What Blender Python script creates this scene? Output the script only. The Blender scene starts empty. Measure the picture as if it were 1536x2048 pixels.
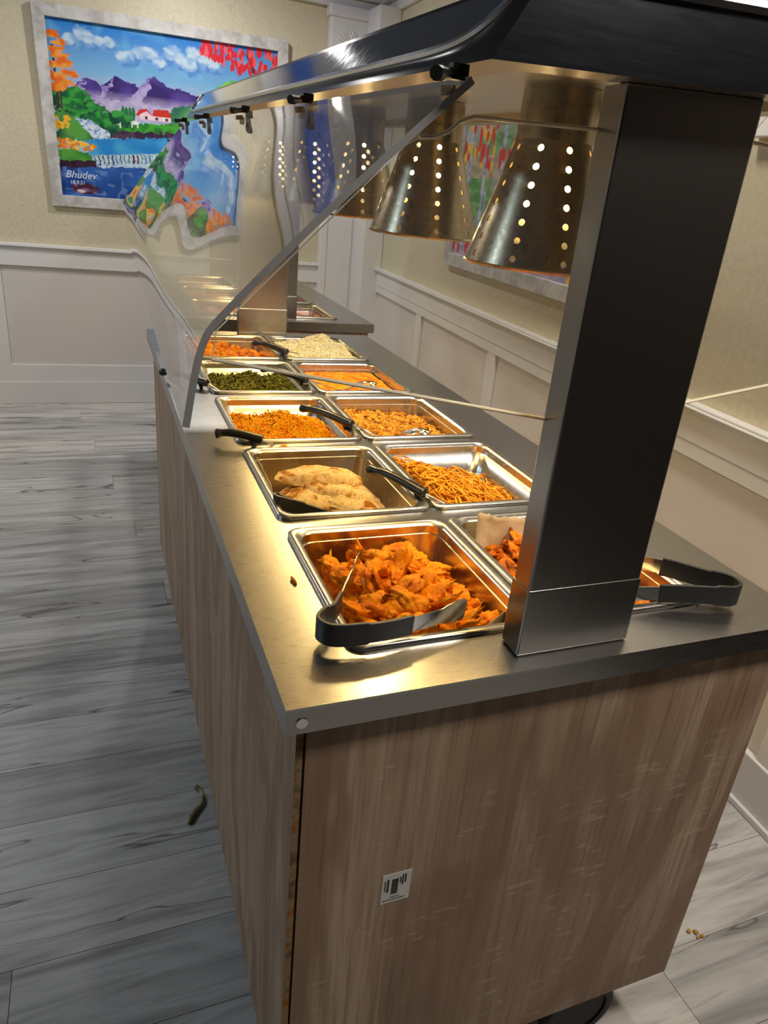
import bpy, math, random
import numpy as np
from mathutils import Vector, Matrix, noise

random.seed(7); rng = np.random.default_rng(7)
S = bpy.context.scene
COL = S.collection

# ------------------------------------------------------------------ camera
cam_d = bpy.data.cameras.new('camera'); cam = bpy.data.objects.new('camera', cam_d); COL.objects.link(cam)
R = [(0.92316853, -0.37068059, 0.10176329), (-0.06447664, -0.41030819, -0.90966475), (0.37894938, 0.83321251, -0.40268385)]
m = Matrix.Identity(4)
for i in range(3):
    m[i][0] = R[0][i]; m[i][1] = -R[1][i]; m[i][2] = -R[2][i]
m[0][3], m[1][3], m[2][3] = -0.1514, -0.5724, 1.3442
cam.matrix_world = m
cam_d.sensor_fit = 'HORIZONTAL'; cam_d.sensor_width = 36.0
cam_d.lens = 1461.0 / 1536.0 * 36.0
cam_d.shift_x = -(815.74 - 768) / 1536.0; cam_d.shift_y = (1029.4 - 1024) / 1536.0
cam_d.clip_start = 0.02
S.camera = cam

# ------------------------------------------------------------------ world, exposure
w = bpy.data.worlds.new('world'); S.world = w; w.use_nodes = True
w.node_tree.nodes['Background'].inputs[0].default_value = (0.75, 0.85, 1.0, 1)
w.node_tree.nodes['Background'].inputs[1].default_value = 0.15
S.view_settings.view_transform = 'Standard'; S.view_settings.look = 'None'
S.view_settings.exposure = 0.0; S.view_settings.gamma = 1.0; S.view_settings.use_curve_mapping = False
S.cycles.transparent_max_bounces = 32

# ceiling lights: (x, y, size, watts, colour)
CEIL = [(1.0, -0.60, 0.26, 26, (1.0, 0.93, 0.84)), (0.40, 3.46, 0.09, 15, (1.0, 0.97, 0.93)),
        (-1.2, 3.1, 0.20, 17, (1.0, 0.97, 0.94)), (-2.2, 0.9, 0.40, 16, (0.50, 0.74, 1.0)), (0.95, 1.2, 0.20, 12, (1.0, 0.90, 0.76))]
LAMP_W = 3.3; LAMP_C = (1.0, 0.75, 0.32)
FZ = -0.045
CEIL_Z = 2.42

# ------------------------------------------------------------------ helpers
ORG = {}
def tag(o, label=None, cat=None, group=None, kind=None):
    if label: o['label'] = label
    if cat: o['category'] = cat
    if group: o['group'] = group
    if kind: o['kind'] = kind
    return o
def thing(name, label, cat, loc, group=None, rotz=0.0, kind=None):
    o = bpy.data.objects.new(name, None); COL.objects.link(o)
    o.empty_display_size = 0.05
    o.location = loc; o.rotation_euler = (0, 0, rotz)
    ORG[o.name] = Vector(loc) if rotz == 0 else Vector((0, 0, 0))
    return tag(o, label, cat, group, kind)
def obj(name, v, f, mat, parent=None, smooth=False, org=None, angle=0.6, bevel=0.0, solid=0.0):
    """verts in world coordinates; parented parts are stored relative to their thing's origin"""
    o0 = Vector((0, 0, 0))
    if parent is not None: o0 = ORG.get(parent.name, o0)
    elif org is not None: o0 = Vector(org)
    me = bpy.data.meshes.new(name)
    v = np.asarray(v, dtype=float).reshape(-1, 3) - np.array(o0)
    me.from_pydata(v.tolist(), [], f); me.update()
    if mat: me.materials.append(mat)
    if smooth:
        me.polygons.foreach_set('use_smooth', [True] * len(me.polygons))
        if angle < 3: me.set_sharp_from_angle(angle=angle)
    o = bpy.data.objects.new(name, me); COL.objects.link(o)
    if parent is not None:
        o.parent = parent; ORG[o.name] = o0
    else:
        o.location = o0; ORG[o.name] = o0
    if bevel:
        b = o.modifiers.new('bevel', 'BEVEL'); b.width = bevel; b.segments = 2; b.limit_method = 'ANGLE'
    if solid:
        s = o.modifiers.new('solid', 'SOLIDIFY'); s.thickness = solid; s.offset = 0
    return o
def inst(o, name, loc, rot=(0, 0, 0), scale=(1, 1, 1), parent=None):
    c = o.copy(); c.name = name; COL.objects.link(c); c.parent = parent
    c.location = loc; c.rotation_euler = rot; c.scale = scale
    return c

class MB:
    def __init__(s): s.v = []; s.f = []
    def add(s, v, f):
        n = len(s.v); s.v += [tuple(p) for p in v]; s.f += [tuple(i + n for i in q) for q in f]; return s
    def box(s, x0, x1, y0, y1, z0, z1):
        v = [(x0, y0, z0), (x1, y0, z0), (x1, y1, z0), (x0, y1, z0), (x0, y0, z1), (x1, y0, z1), (x1, y1, z1), (x0, y1, z1)]
        return s.add(v, [(0, 3, 2, 1), (4, 5, 6, 7), (0, 1, 5, 4), (1, 2, 6, 5), (2, 3, 7, 6), (3, 0, 4, 7)])
    def rings(s, rings, cap0=True, cap1=True, close=True):
        n = len(rings[0]); v = [p for r in rings for p in r]; f = []
        for i in range(len(rings) - 1):
            for j in range(n if close else n - 1):
                k = (j + 1) % n
                f.append((i * n + j, i * n + k, (i + 1) * n + k, (i + 1) * n + j))
        if cap0: f.append(tuple(reversed(range(n))))
        if cap1: f.append(tuple(range((len(rings) - 1) * n, len(rings) * n)))
        return s.add(v, f)
    def tube(s, pts, r, n=8, flat=1.0):
        pts = [Vector(p) for p in pts]; rs = r if hasattr(r, '__len__') else [r] * len(pts)
        rings = []
        for i, p in enumerate(pts):
            t = (pts[min(i + 1, len(pts) - 1)] - pts[max(i - 1, 0)]).normalized()
            a = t.cross(Vector((0, 0, 1)))
            if a.length < 1e-4: a = Vector((1, 0, 0))
            a.normalize(); b = a.cross(t)
            rings.append([p + a * (math.cos(2 * math.pi * k / n) * rs[i]) + b * (math.sin(2 * math.pi * k / n) * rs[i] * flat) for k in range(n)])
        return s.rings(rings)
    def lathe(s, prof, c, n=24, cap0=False, cap1=False):
        return s.rings([[(c[0] + r * math.cos(2 * math.pi * k / n), c[1] + r * math.sin(2 * math.pi * k / n), z) for k in range(n)] for r, z in prof], cap0, cap1)
    def blade(s, pts, hs, t, tilt=0.0):
        """flat strip standing on edge along pts, height hs, thickness t"""
        pts = [Vector(p) for p in pts]; rings = []
        for i, p in enumerate(pts):
            d = (pts[min(i + 1, len(pts) - 1)] - pts[max(i - 1, 0)]).normalized()
            a = d.cross(Vector((0, 0, 1))).normalized(); u = a.cross(d).normalized()
            h = hs[i] / 2
            rings.append([p + a * t / 2 - u * h, p + a * t / 2 + u * h, p - a * t / 2 + u * h, p - a * t / 2 - u * h])
        return s.rings(rings)
    def prism(s, poly, y0, y1):
        """poly of (x,z) extruded between y0 and y1"""
        return s.rings([[(x, y0, z) for x, z in poly], [(x, y1, z) for x, z in poly]])
    def build(s, name, mat, parent=None, **k): return obj(name, s.v, s.f, mat, parent, **k)
def smoothpath(pts, n=6):
    P = [Vector(p) for p in pts]; out = []
    for i in range(len(P) - 1):
        p0 = P[max(i - 1, 0)]; p1 = P[i]; p2 = P[i + 1]; p3 = P[min(i + 2, len(P) - 1)]
        for k in range(n):
            t = k / n
            out.append(0.5 * ((2 * p1) + (p2 - p0) * t + (2 * p0 - 5 * p1 + 4 * p2 - p3) * t * t + (3 * p1 - p0 - 3 * p2 + p3) * t ** 3))
    out.append(P[-1]); return out

# ------------------------------------------------------------------ materials
def srgb(r, g, b):
    f = lambda c: (c / 255 / 12.92) if c <= 10.3 else ((c / 255 + 0.055) / 1.055) ** 2.4
    return (f(r), f(g), f(b), 1)
class Mat:
    def __init__(s, name):
        s.m = bpy.data.materials.new(name); s.m.use_nodes = True; s.t = s.m.node_tree
        s.b = s.t.nodes['Principled BSDF']; s.out = s.t.nodes['Material Output']
    def n(s, ty, **k):
        nd = s.t.nodes.new(ty)
        for a, b in k.items(): setattr(nd, a, b)
        return nd
    def l(s, a, b): s.t.links.new(a, b)
    def coord(s, scale=(1, 1, 1), kind='Object', rnd=0.0):
        tc = s.n('ShaderNodeTexCoord'); mp = s.n('ShaderNodeMapping'); mp.inputs['Scale'].default_value = scale
        src = tc.outputs[kind]
        if rnd:
            oi = s.n('ShaderNodeObjectInfo'); mu = s.n('ShaderNodeMath', operation='MULTIPLY'); mu.inputs[1].default_value = rnd
            s.l(oi.outputs['Random'], mu.inputs[0])
            cb = s.n('ShaderNodeCombineXYZ')
            for i in range(3): s.l(mu.outputs[0], cb.inputs[i])
            va = s.n('ShaderNodeVectorMath', operation='ADD'); s.l(src, va.inputs[0]); s.l(cb.outputs[0], va.inputs[1]); src = va.outputs[0]
        s.l(src, mp.inputs[0]); return mp.outputs[0]
    def noise(s, vec, scale, detail=4, rough=0.55, dist=0.0):
        nd = s.n('ShaderNodeTexNoise'); s.l(vec, nd.inputs['Vector'])
        nd.inputs['Scale'].default_value = scale; nd.inputs['Detail'].default_value = detail
        nd.inputs['Roughness'].default_value = rough; nd.inputs['Distortion'].default_value = dist
        return nd.outputs['Fac']
    def ramp(s, fac, stops, interp='LINEAR'):
        r = s.n('ShaderNodeValToRGB'); s.l(fac, r.inputs[0]); e = r.color_ramp.elements; r.color_ramp.interpolation = interp
        while len(e) < len(stops): e.new(0.5)
        for i, (p, c) in enumerate(stops):
            e[i].position = p; e[i].color = c if len(c) == 4 else (*c, 1)
        return r.outputs[0]
    def mix(s, fac, a, b, mode='MIX'):
        nd = s.n('ShaderNodeMix', data_type='RGBA', blend_type=mode)
        for sock, val in ((nd.inputs[0], fac), (nd.inputs[6], a), (nd.inputs[7], b)):
            if isinstance(val, (int, float)): sock.default_value = val
            elif isinstance(val, tuple): sock.default_value = val if len(val) == 4 else (*val, 1)
            else: s.l(val, sock)
        return nd.outputs[2]
    def bump(s, h, strength=0.3, dist=0.002):
        b = s.n('ShaderNodeBump'); s.l(h, b.inputs['Height']); b.inputs['Strength'].default_value = strength
        b.inputs['Distance'].default_value = dist; s.l(b.outputs[0], s.b.inputs['Normal'])
    def set(s, **k):
        for a, v in k.items():
            sock = s.b.inputs[{'col': 'Base Color', 'metal': 'Metallic', 'rough': 'Roughness', 'spec': 'Specular IOR Level', 'coat': 'Coat Weight', 'sss': 'Subsurface Weight', 'trans': 'Transmission Weight'}[a]]
            if isinstance(v, (int, float)): sock.default_value = v
            elif isinstance(v, tuple): sock.default_value = v if len(v) == 4 else (*v, 1)
            else: s.l(v, sock)
        return s
def grey(v): return (v, v, v, 1)

def m_plain(name, col, rough=0.5, metal=0.0, nscale=40, var=0.12, bump=0.0, spec=0.5):
    M = Mat(name); v = M.coord(); n = M.noise(v, nscale)
    c = M.mix(n, tuple(x * (1 - var) for x in col[:3]), tuple(min(1, x * (1 + var)) for x in col[:3]))
    M.set(col=c, rough=rough, metal=metal, spec=spec)
    if bump: M.bump(n, bump, 0.001)
    return M.m
def m_steel(name, col, rough, stretch=(6, 120, 120), var=0.10, rvar=0.06, scr=0.15):
    M = Mat(name); v = M.coord(stretch); n = M.noise(v, 3.0, 5, 0.6); n2 = M.noise(M.coord(), 3, 2, 0.4)
    c = M.mix(n, tuple(x * (1 - var) for x in col), tuple(min(1, x * (1 + var)) for x in col))
    c = M.mix(n2, c, tuple(x * 0.86 for x in col))
    r = M.ramp(n, [(0.3, grey(max(0.05, rough - rvar * .6))), (0.7, grey(rough + rvar * .6))])
    M.set(col=c, metal=1.0, rough=r); M.bump(n, scr * 0.45, 0.0003)
    return M.m
def m_acrylic(name, haze=0.05, tint=(0.975, 0.98, 0.98, 1), gloss=(1, 1, 1, 1), f0=0.045, edge_pow=4.2):
    M = Mat(name); t = M.t
    lw = M.n('ShaderNodeLayerWeight'); lw.inputs[0].default_value = 0.5
    p = M.n('ShaderNodeMath', operation='POWER'); M.l(lw.outputs['Facing'], p.inputs[0]); p.inputs[1].default_value = edge_pow
    mu = M.n('ShaderNodeMath', operation='MULTIPLY_ADD'); M.l(p.outputs[0], mu.inputs[0]); mu.inputs[1].default_value = 1 - f0; mu.inputs[2].default_value = f0
    tr = M.n('ShaderNodeBsdfTransparent'); tr.inputs[0].default_value = tint
    gl = M.n('ShaderNodeBsdfGlossy'); gl.inputs['Roughness'].default_value = 0.015; gl.inputs[0].default_value = gloss
    mx = M.n('ShaderNodeMixShader'); M.l(mu.outputs[0], mx.inputs[0]); M.l(tr.outputs[0], mx.inputs[1]); M.l(gl.outputs[0], mx.inputs[2])
    df = M.n('ShaderNodeBsdfDiffuse'); df.inputs[0].default_value = (0.8, 0.8, 0.8, 1)
    v = M.coord((30, 4, 30)); nz = M.noise(v, 6, 5)
    hz = M.ramp(nz, [(0.3, grey(haze * 0.5)), (0.62, grey(haze)), (0.75, grey(haze * 3))])
    mx2 = M.n('ShaderNodeMixShader'); M.l(hz, mx2.inputs[0]); M.l(mx.outputs[0], mx2.inputs[1]); M.l(df.outputs[0], mx2.inputs[2])
    M.l(mx2.outputs[0], M.out.inputs[0]); t.nodes.remove(M.b)
    return M.m
def m_wood_cab(name, tone=1.0):
    M = Mat(name)
    warp = M.noise(M.coord((1.0, 1.0, 0.30)), 5.0, 3, 0.5, 0.4)
    # cathedral figure: rings of a warped field, stretched along the board
    rg = M.n('ShaderNodeMath', operation='MULTIPLY'); M.l(warp, rg.inputs[0]); rg.inputs[1].default_value = 26.0
    sn = M.n('ShaderNodeMath', operation='SINE'); M.l(rg.outputs[0], sn.inputs[0])
    ab = M.n('ShaderNodeMath', operation='MULTIPLY_ADD'); M.l(sn.outputs[0], ab.inputs[0]); ab.inputs[1].default_value = 0.5; ab.inputs[2].default_value = 0.5
    v = M.coord((1, 1, 0.05)); n = M.noise(v, 26, 6, 0.62, 0.5)
    big = M.noise(M.coord((1, 1, 0.12)), 6.5, 3, 0.5, 0.9)
    c = M.ramp(n, [(0.28, srgb(136, 108, 86)), (0.46, srgb(172, 144, 118)), (0.62, srgb(192, 166, 140)), (0.8, srgb(160, 131, 106))])
    c = M.mix(M.ramp(ab.outputs[0], [(0.45, grey(0)), (0.95, grey(0.7))]), c, srgb(136, 105, 82))
    c = M.mix(M.ramp(big, [(0.40, grey(0)), (0.66, grey(0.6))]), c, srgb(144, 113, 88))
    fine = M.noise(M.coord((1, 1, 0.025)), 190, 3, 0.7)
    c = M.mix(M.ramp(fine, [(0.50, grey(0)), (0.68, grey(0.5))]), c, srgb(112, 86, 66))
    dash = M.noise(M.coord((0.22, 0.22, 1.0)), 120, 2, 0.5); patch = M.noise(M.coord((1, 1, 0.6)), 10, 2)
    d = M.mix(1.0, M.ramp(dash, [(0.58, grey(0)), (0.66, grey(1))]), M.ramp(patch, [(0.52, grey(0)), (0.60, grey(0.32))]), 'MULTIPLY')
    c = M.mix(d, c, srgb(212, 190, 164))
    M.set(col=c, rough=0.5, spec=0.35); M.bump(n, 0.25, 0.001); return M.m
def m_plank(name):
    M = Mat(name); v = M.coord((0.10, 1, 1), rnd=37.0); n = M.noise(v, 22, 6, 0.6, 0.6)
    c = M.ramp(n, [(0.30, srgb(138, 136, 134)), (0.45, srgb(178, 176, 173)), (0.58, srgb(204, 202, 199)), (0.72, srgb(160, 158, 157))])
    oi = M.n('ShaderNodeObjectInfo')
    c = M.mix(1.0, c, M.ramp(oi.outputs['Random'], [(0, grey(0.76)), (0.5, grey(0.96)), (1, (1.0, 0.955, 0.92, 1))]), 'MULTIPLY')
    k = M.noise(M.coord((0.13, 1.0, 1), rnd=91.0), 8, 2.5, 0.55, 1.0)
    c = M.mix(M.ramp(k, [(0.615, grey(0)), (0.625, grey(0.85)), (0.638, grey(0.0))]), c, srgb(74, 70, 68))
    k2 = M.noise(M.coord((0.16, 1.0, 1), rnd=53.0), 5, 3, 0.5, 1.2)
    c = M.mix(M.ramp(k2, [(0.55, grey(0)), (0.72, grey(0.5))]), c, srgb(120, 115, 112))
    M.set(col=c, rough=0.42, spec=0.4); M.bump(n, 0.15, 0.0006); return M.m
def m_wallpaper(name):
    M = Mat(name); n = M.noise(M.coord(), 60, 5, 0.7); n2 = M.noise(M.coord(), 4, 3)
    c = M.ramp(n, [(0.3, srgb(196, 186, 158)), (0.7, srgb(216, 207, 180))])
    c = M.mix(M.ramp(n2, [(0.4, grey(0)), (0.7, grey(0.4))]), c, srgb(205, 194, 163))
    M.set(col=c, rough=0.45, spec=0.4); M.bump(n, 0.12, 0.001); return M.m
def m_food(name, stops, scale, rough=0.4, bump=0.5, bd=0.002, bscale=None, rnd=0.0, sss=0.0, coat=0.0):
    M = Mat(name); v = M.coord(rnd=rnd); n = M.noise(v, scale, 5, 0.6)
    stops = [(0.5 + (q - 0.5) * 0.55, k) for q, k in stops]
    M.set(col=M.ramp(n, stops), rough=rough, coat=coat, spec=0.14)
    if sss:
        M.set(sss=sss); M.b.inputs['Subsurface Scale'].default_value = 0.004
    M.bump(M.noise(v, bscale or scale * 2.2, 4, 0.6), bump, bd); return M.m
def m_attr(name, rough=0.45):
    M = Mat(name); a = M.n('ShaderNodeAttribute', attribute_name='Col'); M.set(col=a.outputs['Color'], rough=rough, spec=0.3); return M.m

white = m_plain('white_paint', srgb(226, 224, 222), 0.32, var=0.02, nscale=8)
panelw = m_plain('panel_paint', srgb(216, 210, 206), 0.4, var=0.02, nscale=6)
paper_w = m_wallpaper('wallpaper')
ceilm = m_plain('ceiling_paint', srgb(84, 94, 112), 0.7, var=0.04, nscale=3); ceilb = m_plain('blue_ceiling_paint', srgb(40, 112, 236), 0.7, var=0.04, nscale=3); ceilg = m_plain('beam_paint', srgb(196, 196, 206), 0.7, var=0.03)
plankm = m_plank('vinyl_plank'); darkw = m_plain('unseen_dark_wall', srgb(44, 36, 32), 0.6)
grout = m_plain('underlay', srgb(70, 68, 66), 0.8)
cabw = m_wood_cab('oak_laminate'); 
mdf = m_food('chipboard_edge', [(0.3, srgb(112, 84, 54)), (0.55, srgb(150, 126, 96)), (0.72, srgb(150, 92, 34))], 40, 0.7, 0.3)
steel = m_steel('brushed_steel', (0.47, 0.46, 0.445), 0.28, (14, 260, 260), var=0.03, rvar=0.02, scr=0.0)
steel_pan = m_steel('pan_steel', (0.66, 0.63, 0.57), 0.26, (20, 20, 20), 0.05, 0.04, 0.04)
steel_post = m_steel('post_steel', (0.40, 0.38, 0.355), 0.28, (420, 420, 6), 0.025, 0.012, 0.01)
steel_in = m_steel('hood_liner_steel', (0.62, 0.58, 0.52), 0.30, (10, 80, 80))
steel_shade = m_steel('shade_steel', (0.50, 0.41, 0.27), 0.30, (45, 45, 45), 0.22, 0.10, 0.5)
steel_cut = m_steel('cutlery_steel', (0.72, 0.71, 0.69), 0.16, (30, 30, 30), 0.05, 0.05, 0.03)
hood_dark = m_steel('hood_blackened_steel', (0.040, 0.044, 0.052), 0.22, (6, 60, 60), 0.05, 0.03, 0.0)
hood_panel = m_steel('hood_polished_panel', (0.52, 0.55, 0.60), 0.085, (3, 30, 30), 0.06, 0.05, 0.02)
bead_m = m_steel('bead_steel', (0.74, 0.76, 0.80), 0.22, (20, 20, 20))
acr = m_acrylic('acrylic_sheet', 0.028)
acr_end = m_acrylic('acrylic_end_sheet', 0.016)
acr_edge = m_plain('acrylic_sawn_edge', (0.36, 0.355, 0.35), 0.25, var=0.2, spec=0.6)
black_pl = m_plain('black_plastic', (0.012, 0.012, 0.012), 0.28, var=0.1)
grip = m_plain('charcoal_grip', (0.022, 0.021, 0.02), 0.45, var=0.15)
rubber = m_plain('black_rubber', (0.014, 0.014, 0.014), 0.6, var=0.2)
frame_w = m_food('limed_frame_wood', [(0.3, srgb(176, 172, 168)), (0.5, srgb(196, 194, 190)), (0.7, srgb(208, 206, 204))], 14, 0.6, 0.08)
parch = m_food('baking_paper', [(0.3, srgb(196, 176, 140)), (0.7, srgb(222, 206, 176))], 25, 0.55, 0.2, rnd=0)
sticker_m = m_plain('label_paper', srgb(214, 210, 204), 0.5, var=0.02)
ink = m_plain('label_ink', (0.02, 0.02, 0.02), 0.6, var=0.02)
attr = m_attr('painted_canvas')

# ------------------------------------------------------------------ the room
Y1 = 4.2; XL = -3.3; YB = -4.5; WR0 = 1.315; WRS = 0.047
fl = obj('floor', *(lambda b: (b.v, b.f))(MB().box(XL, 1.75, YB, Y1 + 0.02, FZ - 0.05, FZ - 0.004)), grout); tag(fl, 'grey floor laid with wood-look planks under the buffet counters', 'floor', kind='structure')
PW, PL = 0.178, 1.22
pm = None; row = 0; y = Y1 + 0.02
while y > YB + PW:
    x = XL + (row * 0.43 + 0.17 * (row % 3)) % PL - PL
    while x < 1.7:
        a = max(x, XL); b = min(x + PL, 1.72)
        if b - a > 0.1:
            full = abs((b - a) - PL) < 1e-6
            if full and pm is not None:
                o = inst(pm, 'plank', (a, y - PW, FZ - 0.006), parent=fl)
            else:
                mb = MB().box(0.0006, b - a - 0.0006, 0.0006, PW - 0.0006, 0, 0.006)
                o = obj('plank', mb.v, mb.f, plankm); o.location = (a, y - PW, FZ - 0.006); o.parent = fl
                if full: pm = o
        x += PL
    row += 1; y -= PW

def struct(name, mb, mat, parent=None, **k):
    o = mb.build(name, mat, parent, **k)
    if parent is None: o['kind'] = 'structure'
    return o
wf = struct('wall_far', MB().box(XL - 0.1, 1.75, Y1 + 0.02, Y1 + 0.12, FZ, CEIL_Z), paper_w)
tag(wf, 'cream papered wall with white wainscot behind the landscape painting', 'wall')
wl = struct('wall_left', MB().box(XL - 0.1, XL, YB - 0.1, Y1 + 0.02, FZ, CEIL_Z), paper_w); tag(wl, 'cream papered side wall across the open floor', 'wall')
wb = struct('wall_back', MB().box(XL - 0.1, 1.75, YB - 0.1, YB, FZ, CEIL_Z), darkw); tag(wb, 'dark brown wall out of view, kept dark for the steel reflections', 'wall')  # unseen end wall, coloured dark so the steel in front reflects dark
ce = struct('ceiling', MB().box(XL - 0.1, 1.75, YB - 0.1, Y1 + 0.12, CEIL_Z, CEIL_Z + 0.05), ceilm); tag(ce, 'slate ceiling with a bright blue strip along the painting wall', 'ceiling')
struct('blue_panel', MB().box(XL, 1.6, 3.66, Y1, CEIL_Z - 0.004, CEIL_Z), ceilb, ce); struct('beam', MB().box(XL, 1.6, 3.30, 3.66, CEIL_Z - 0.003, CEIL_Z), ceilg, ce)
# right wall lives in its own slightly turned frame: local x = 0 is the paper, -x is into the room
WR = thing('wall_right', 'cream papered wall with white panelled wainscot beside the counters', 'wall', (WR0 + 0.03, 0, 0), rotz=-WRS, kind='structure')
struct('wall_surface', MB().box(0, 0.08, -0.12, Y1 + 0.1, FZ, CEIL_Z), paper_w, WR)
struct('wainscot_backing', MB().box(-0.008, 0, -0.12, Y1 + 0.06, FZ, 0.80), panelw, WR)
struct('chair_rail', MB().box(-0.026, -0.008, -0.12, Y1 + 0.06, 0.785, 0.865), white, WR, bevel=0.004)
mb = MB()
for z0, z1, d in ((0.865, 0.876, 0.034), (0.876, 0.884, 0.044), (0.884, 0.892, 0.036)): mb.box(-d, 0, -0.12, Y1 + 0.06, z0, z1)
struct('chair_rail_cap', mb, white, WR, bevel=0.003)
struct('wainscot_rail', MB().box(-0.024, -0.008, -0.12, Y1 + 0.06, 0.745, 0.785), white, WR)
struct('baseboard', MB().box(-0.03, -0.008, -0.12, Y1 + 0.06, FZ, 0.11), white, WR, bevel=0.004)
struct('shoe_moulding', MB().box(-0.042, -0.03, -0.12, Y1 + 0.06, FZ, FZ + 0.02), white, WR, bevel=0.004)
for yy in np.arange(0.36, 4.3, 0.93):
    struct('wainscot_stile', MB().box(-0.022, -0.008, yy - 0.04, yy + 0.04, 0.11, 0.745), white, WR, bevel=0.002)
mb = MB()
for z0, z1, d in ((2.25, 2.30, 0.03), (2.30, 2.36, 0.06), (2.36, 2.42, 0.10)): mb.box(-d, 0, -0.12, Y1 + 0.06, z0, z1)
struct('crown_moulding', mb, white, WR, bevel=0.006)
struct('unseen_dark_section', MB().box(-0.01, 0.08, YB - 0.2, -0.12, FZ, CEIL_Z), darkw, WR)  # unseen stretch, added dark so the near post, hood and sheet mirror darkness
# far wall woodwork
t = struct('trim_1', MB().box(XL, 1.26, Y1 - 0.004, Y1 + 0.02, 0.745, 0.842), white, bevel=0.004); tag(t, 'flat white chair rail board under the landscape painting', 'trim')
mb = MB()
for z0, z1, d in ((0.842, 0.850, 0.006), (0.850, 0.860, 0.02), (0.860, 0.867, 0.01)): mb.box(XL, 1.26, Y1 - d, Y1 + 0.02, z0, z1)
t = struct('trim_2', mb, white, bevel=0.003); tag(t, 'stepped white cap moulding on top of the chair rail', 'trim')
wp = struct('wainscot_panel', MB().box(XL, 1.3, Y1 + 0.012, Y1 + 0.02, FZ, 0.745), panelw); tag(wp, 'pale wainscot panelling below the chair rail of the painting wall', 'panelling')
for x0, x1 in ((-2.30, -2.18), (-0.735, -0.615), (0.93, 1.05)):
    struct('wainscot_stile', MB().box(x0, x1, Y1, Y1 + 0.0125, 0.19, 0.745), white, wp, bevel=0.002)
struct('wainscot_rail', MB().box(XL, 1.26, Y1, Y1 + 0.0125, 0.09, 0.19), white, wp, bevel=0.002)
t = struct('baseboard_far', MB().box(XL, 1.5, Y1 - 0.006, Y1 + 0.02, FZ, 0.09), white, bevel=0.003); tag(t, 'white baseboard along the painting wall', 'baseboard')
mb = MB()
for z0, z1, d in ((2.25, 2.30, 0.03), (2.30, 2.36, 0.06), (2.36, 2.42, 0.10)): mb.box(XL, 1.5, Y1 - d, Y1 + 0.02, z0, z1)
t = struct('trim_3', mb, white, bevel=0.006); tag(t, 'stepped white crown moulding above the landscape painting', 'trim')
# corner pilaster with a rosette
pl = struct('trim_4', MB().box(1.19, 1.46, Y1 - 0.05, Y1 + 0.02, FZ, 2.26), white, bevel=0.006); tag(pl, 'white corner pilaster with a round rosette near the ceiling', 'pilaster')
struct('side_strip', MB().box(1.40, 1.53, Y1 - 0.26, Y1 - 0.05, FZ, 2.26), white, pl, bevel=0.006)
for x0 in (1.215, 1.375): struct('flute_bead', MB().box(x0, x0 + 0.012, Y1 - 0.056, Y1 - 0.05, 0.1, 1.93), white, pl, bevel=0.002)
struct('capital', MB().box(1.175, 1.475, Y1 - 0.07, Y1 + 0.02, 2.20, 2.26), white, pl, bevel=0.008)
ro = MB()
def ycyl(mb, cx, cz, rx, rz, y0, y1, n=28):
    mb.rings([[(cx + rx * math.cos(2 * math.pi * k / n), yy, cz + rz * math.sin(2 * math.pi * k / n)) for k in range(n)] for yy in (y0, y1)])
ycyl(ro, 1.295, 2.06, 0.066, 0.10, Y1 - 0.053, Y1 - 0.05)
struct('rosette', ro, white, pl)
rp = MB(); ycyl(rp, 1.295, 2.06, 0.014, 0.02, Y1 - 0.062, Y1 - 0.05)
for k in range(22):
    a = 2 * math.pi * k / 22
    c = Vector((1.295 + 0.040 * math.cos(a), Y1 - 0.053, 2.06 + 0.062 * math.sin(a))); d = Vector((math.cos(a) * 0.8, 0, math.sin(a) * 1.2)).normalized()
    rp.tube([c - d * 0.022, c, c + d * 0.026], [0.003, 0.006, 0.008], 6)
struct('petals', rp, white, pl, smooth=True)

# ------------------------------------------------------------------ ceiling lights
cmat = Mat('light_diffuser'); cmat.b.inputs['Emission Color'].default_value = (1, 0.97, 0.93, 1); cmat.b.inputs['Emission Strength'].default_value = 3.0
nm = ['over the aisle at the oak end panel', 'above the far end of the shorter food bar', 'over the floor before the landscape painting', 'over the open floor by the side wall', 'over the aisle beside the garden painting']
for (x, y, s, e, c), q in zip(CEIL, nm):
    r = thing('ceiling_light', 'square flat ceiling light panel ' + q, 'light', (x, y, CEIL_Z - 0.02), 'ceiling light panels')
    h = s / 2
    MB().box(x - h - 0.02, x + h + 0.02, y - h - 0.02, y + h + 0.02, CEIL_Z - 0.015, CEIL_Z - 0.005).build('frame', white, r)
    MB().box(x - h, x + h, y - h, y + h, CEIL_Z - 0.018, CEIL_Z - 0.0155).build('diffuser', cmat.m, r)
    ld = bpy.data.lights.new('panel_light', 'AREA'); ld.shape = 'SQUARE'; ld.size = s; ld.energy = e; ld.color = c
    lo = bpy.data.objects.new('panel_light', ld); COL.objects.link(lo); lo.parent = r; lo.location = (0, 0, -0.002)

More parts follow.
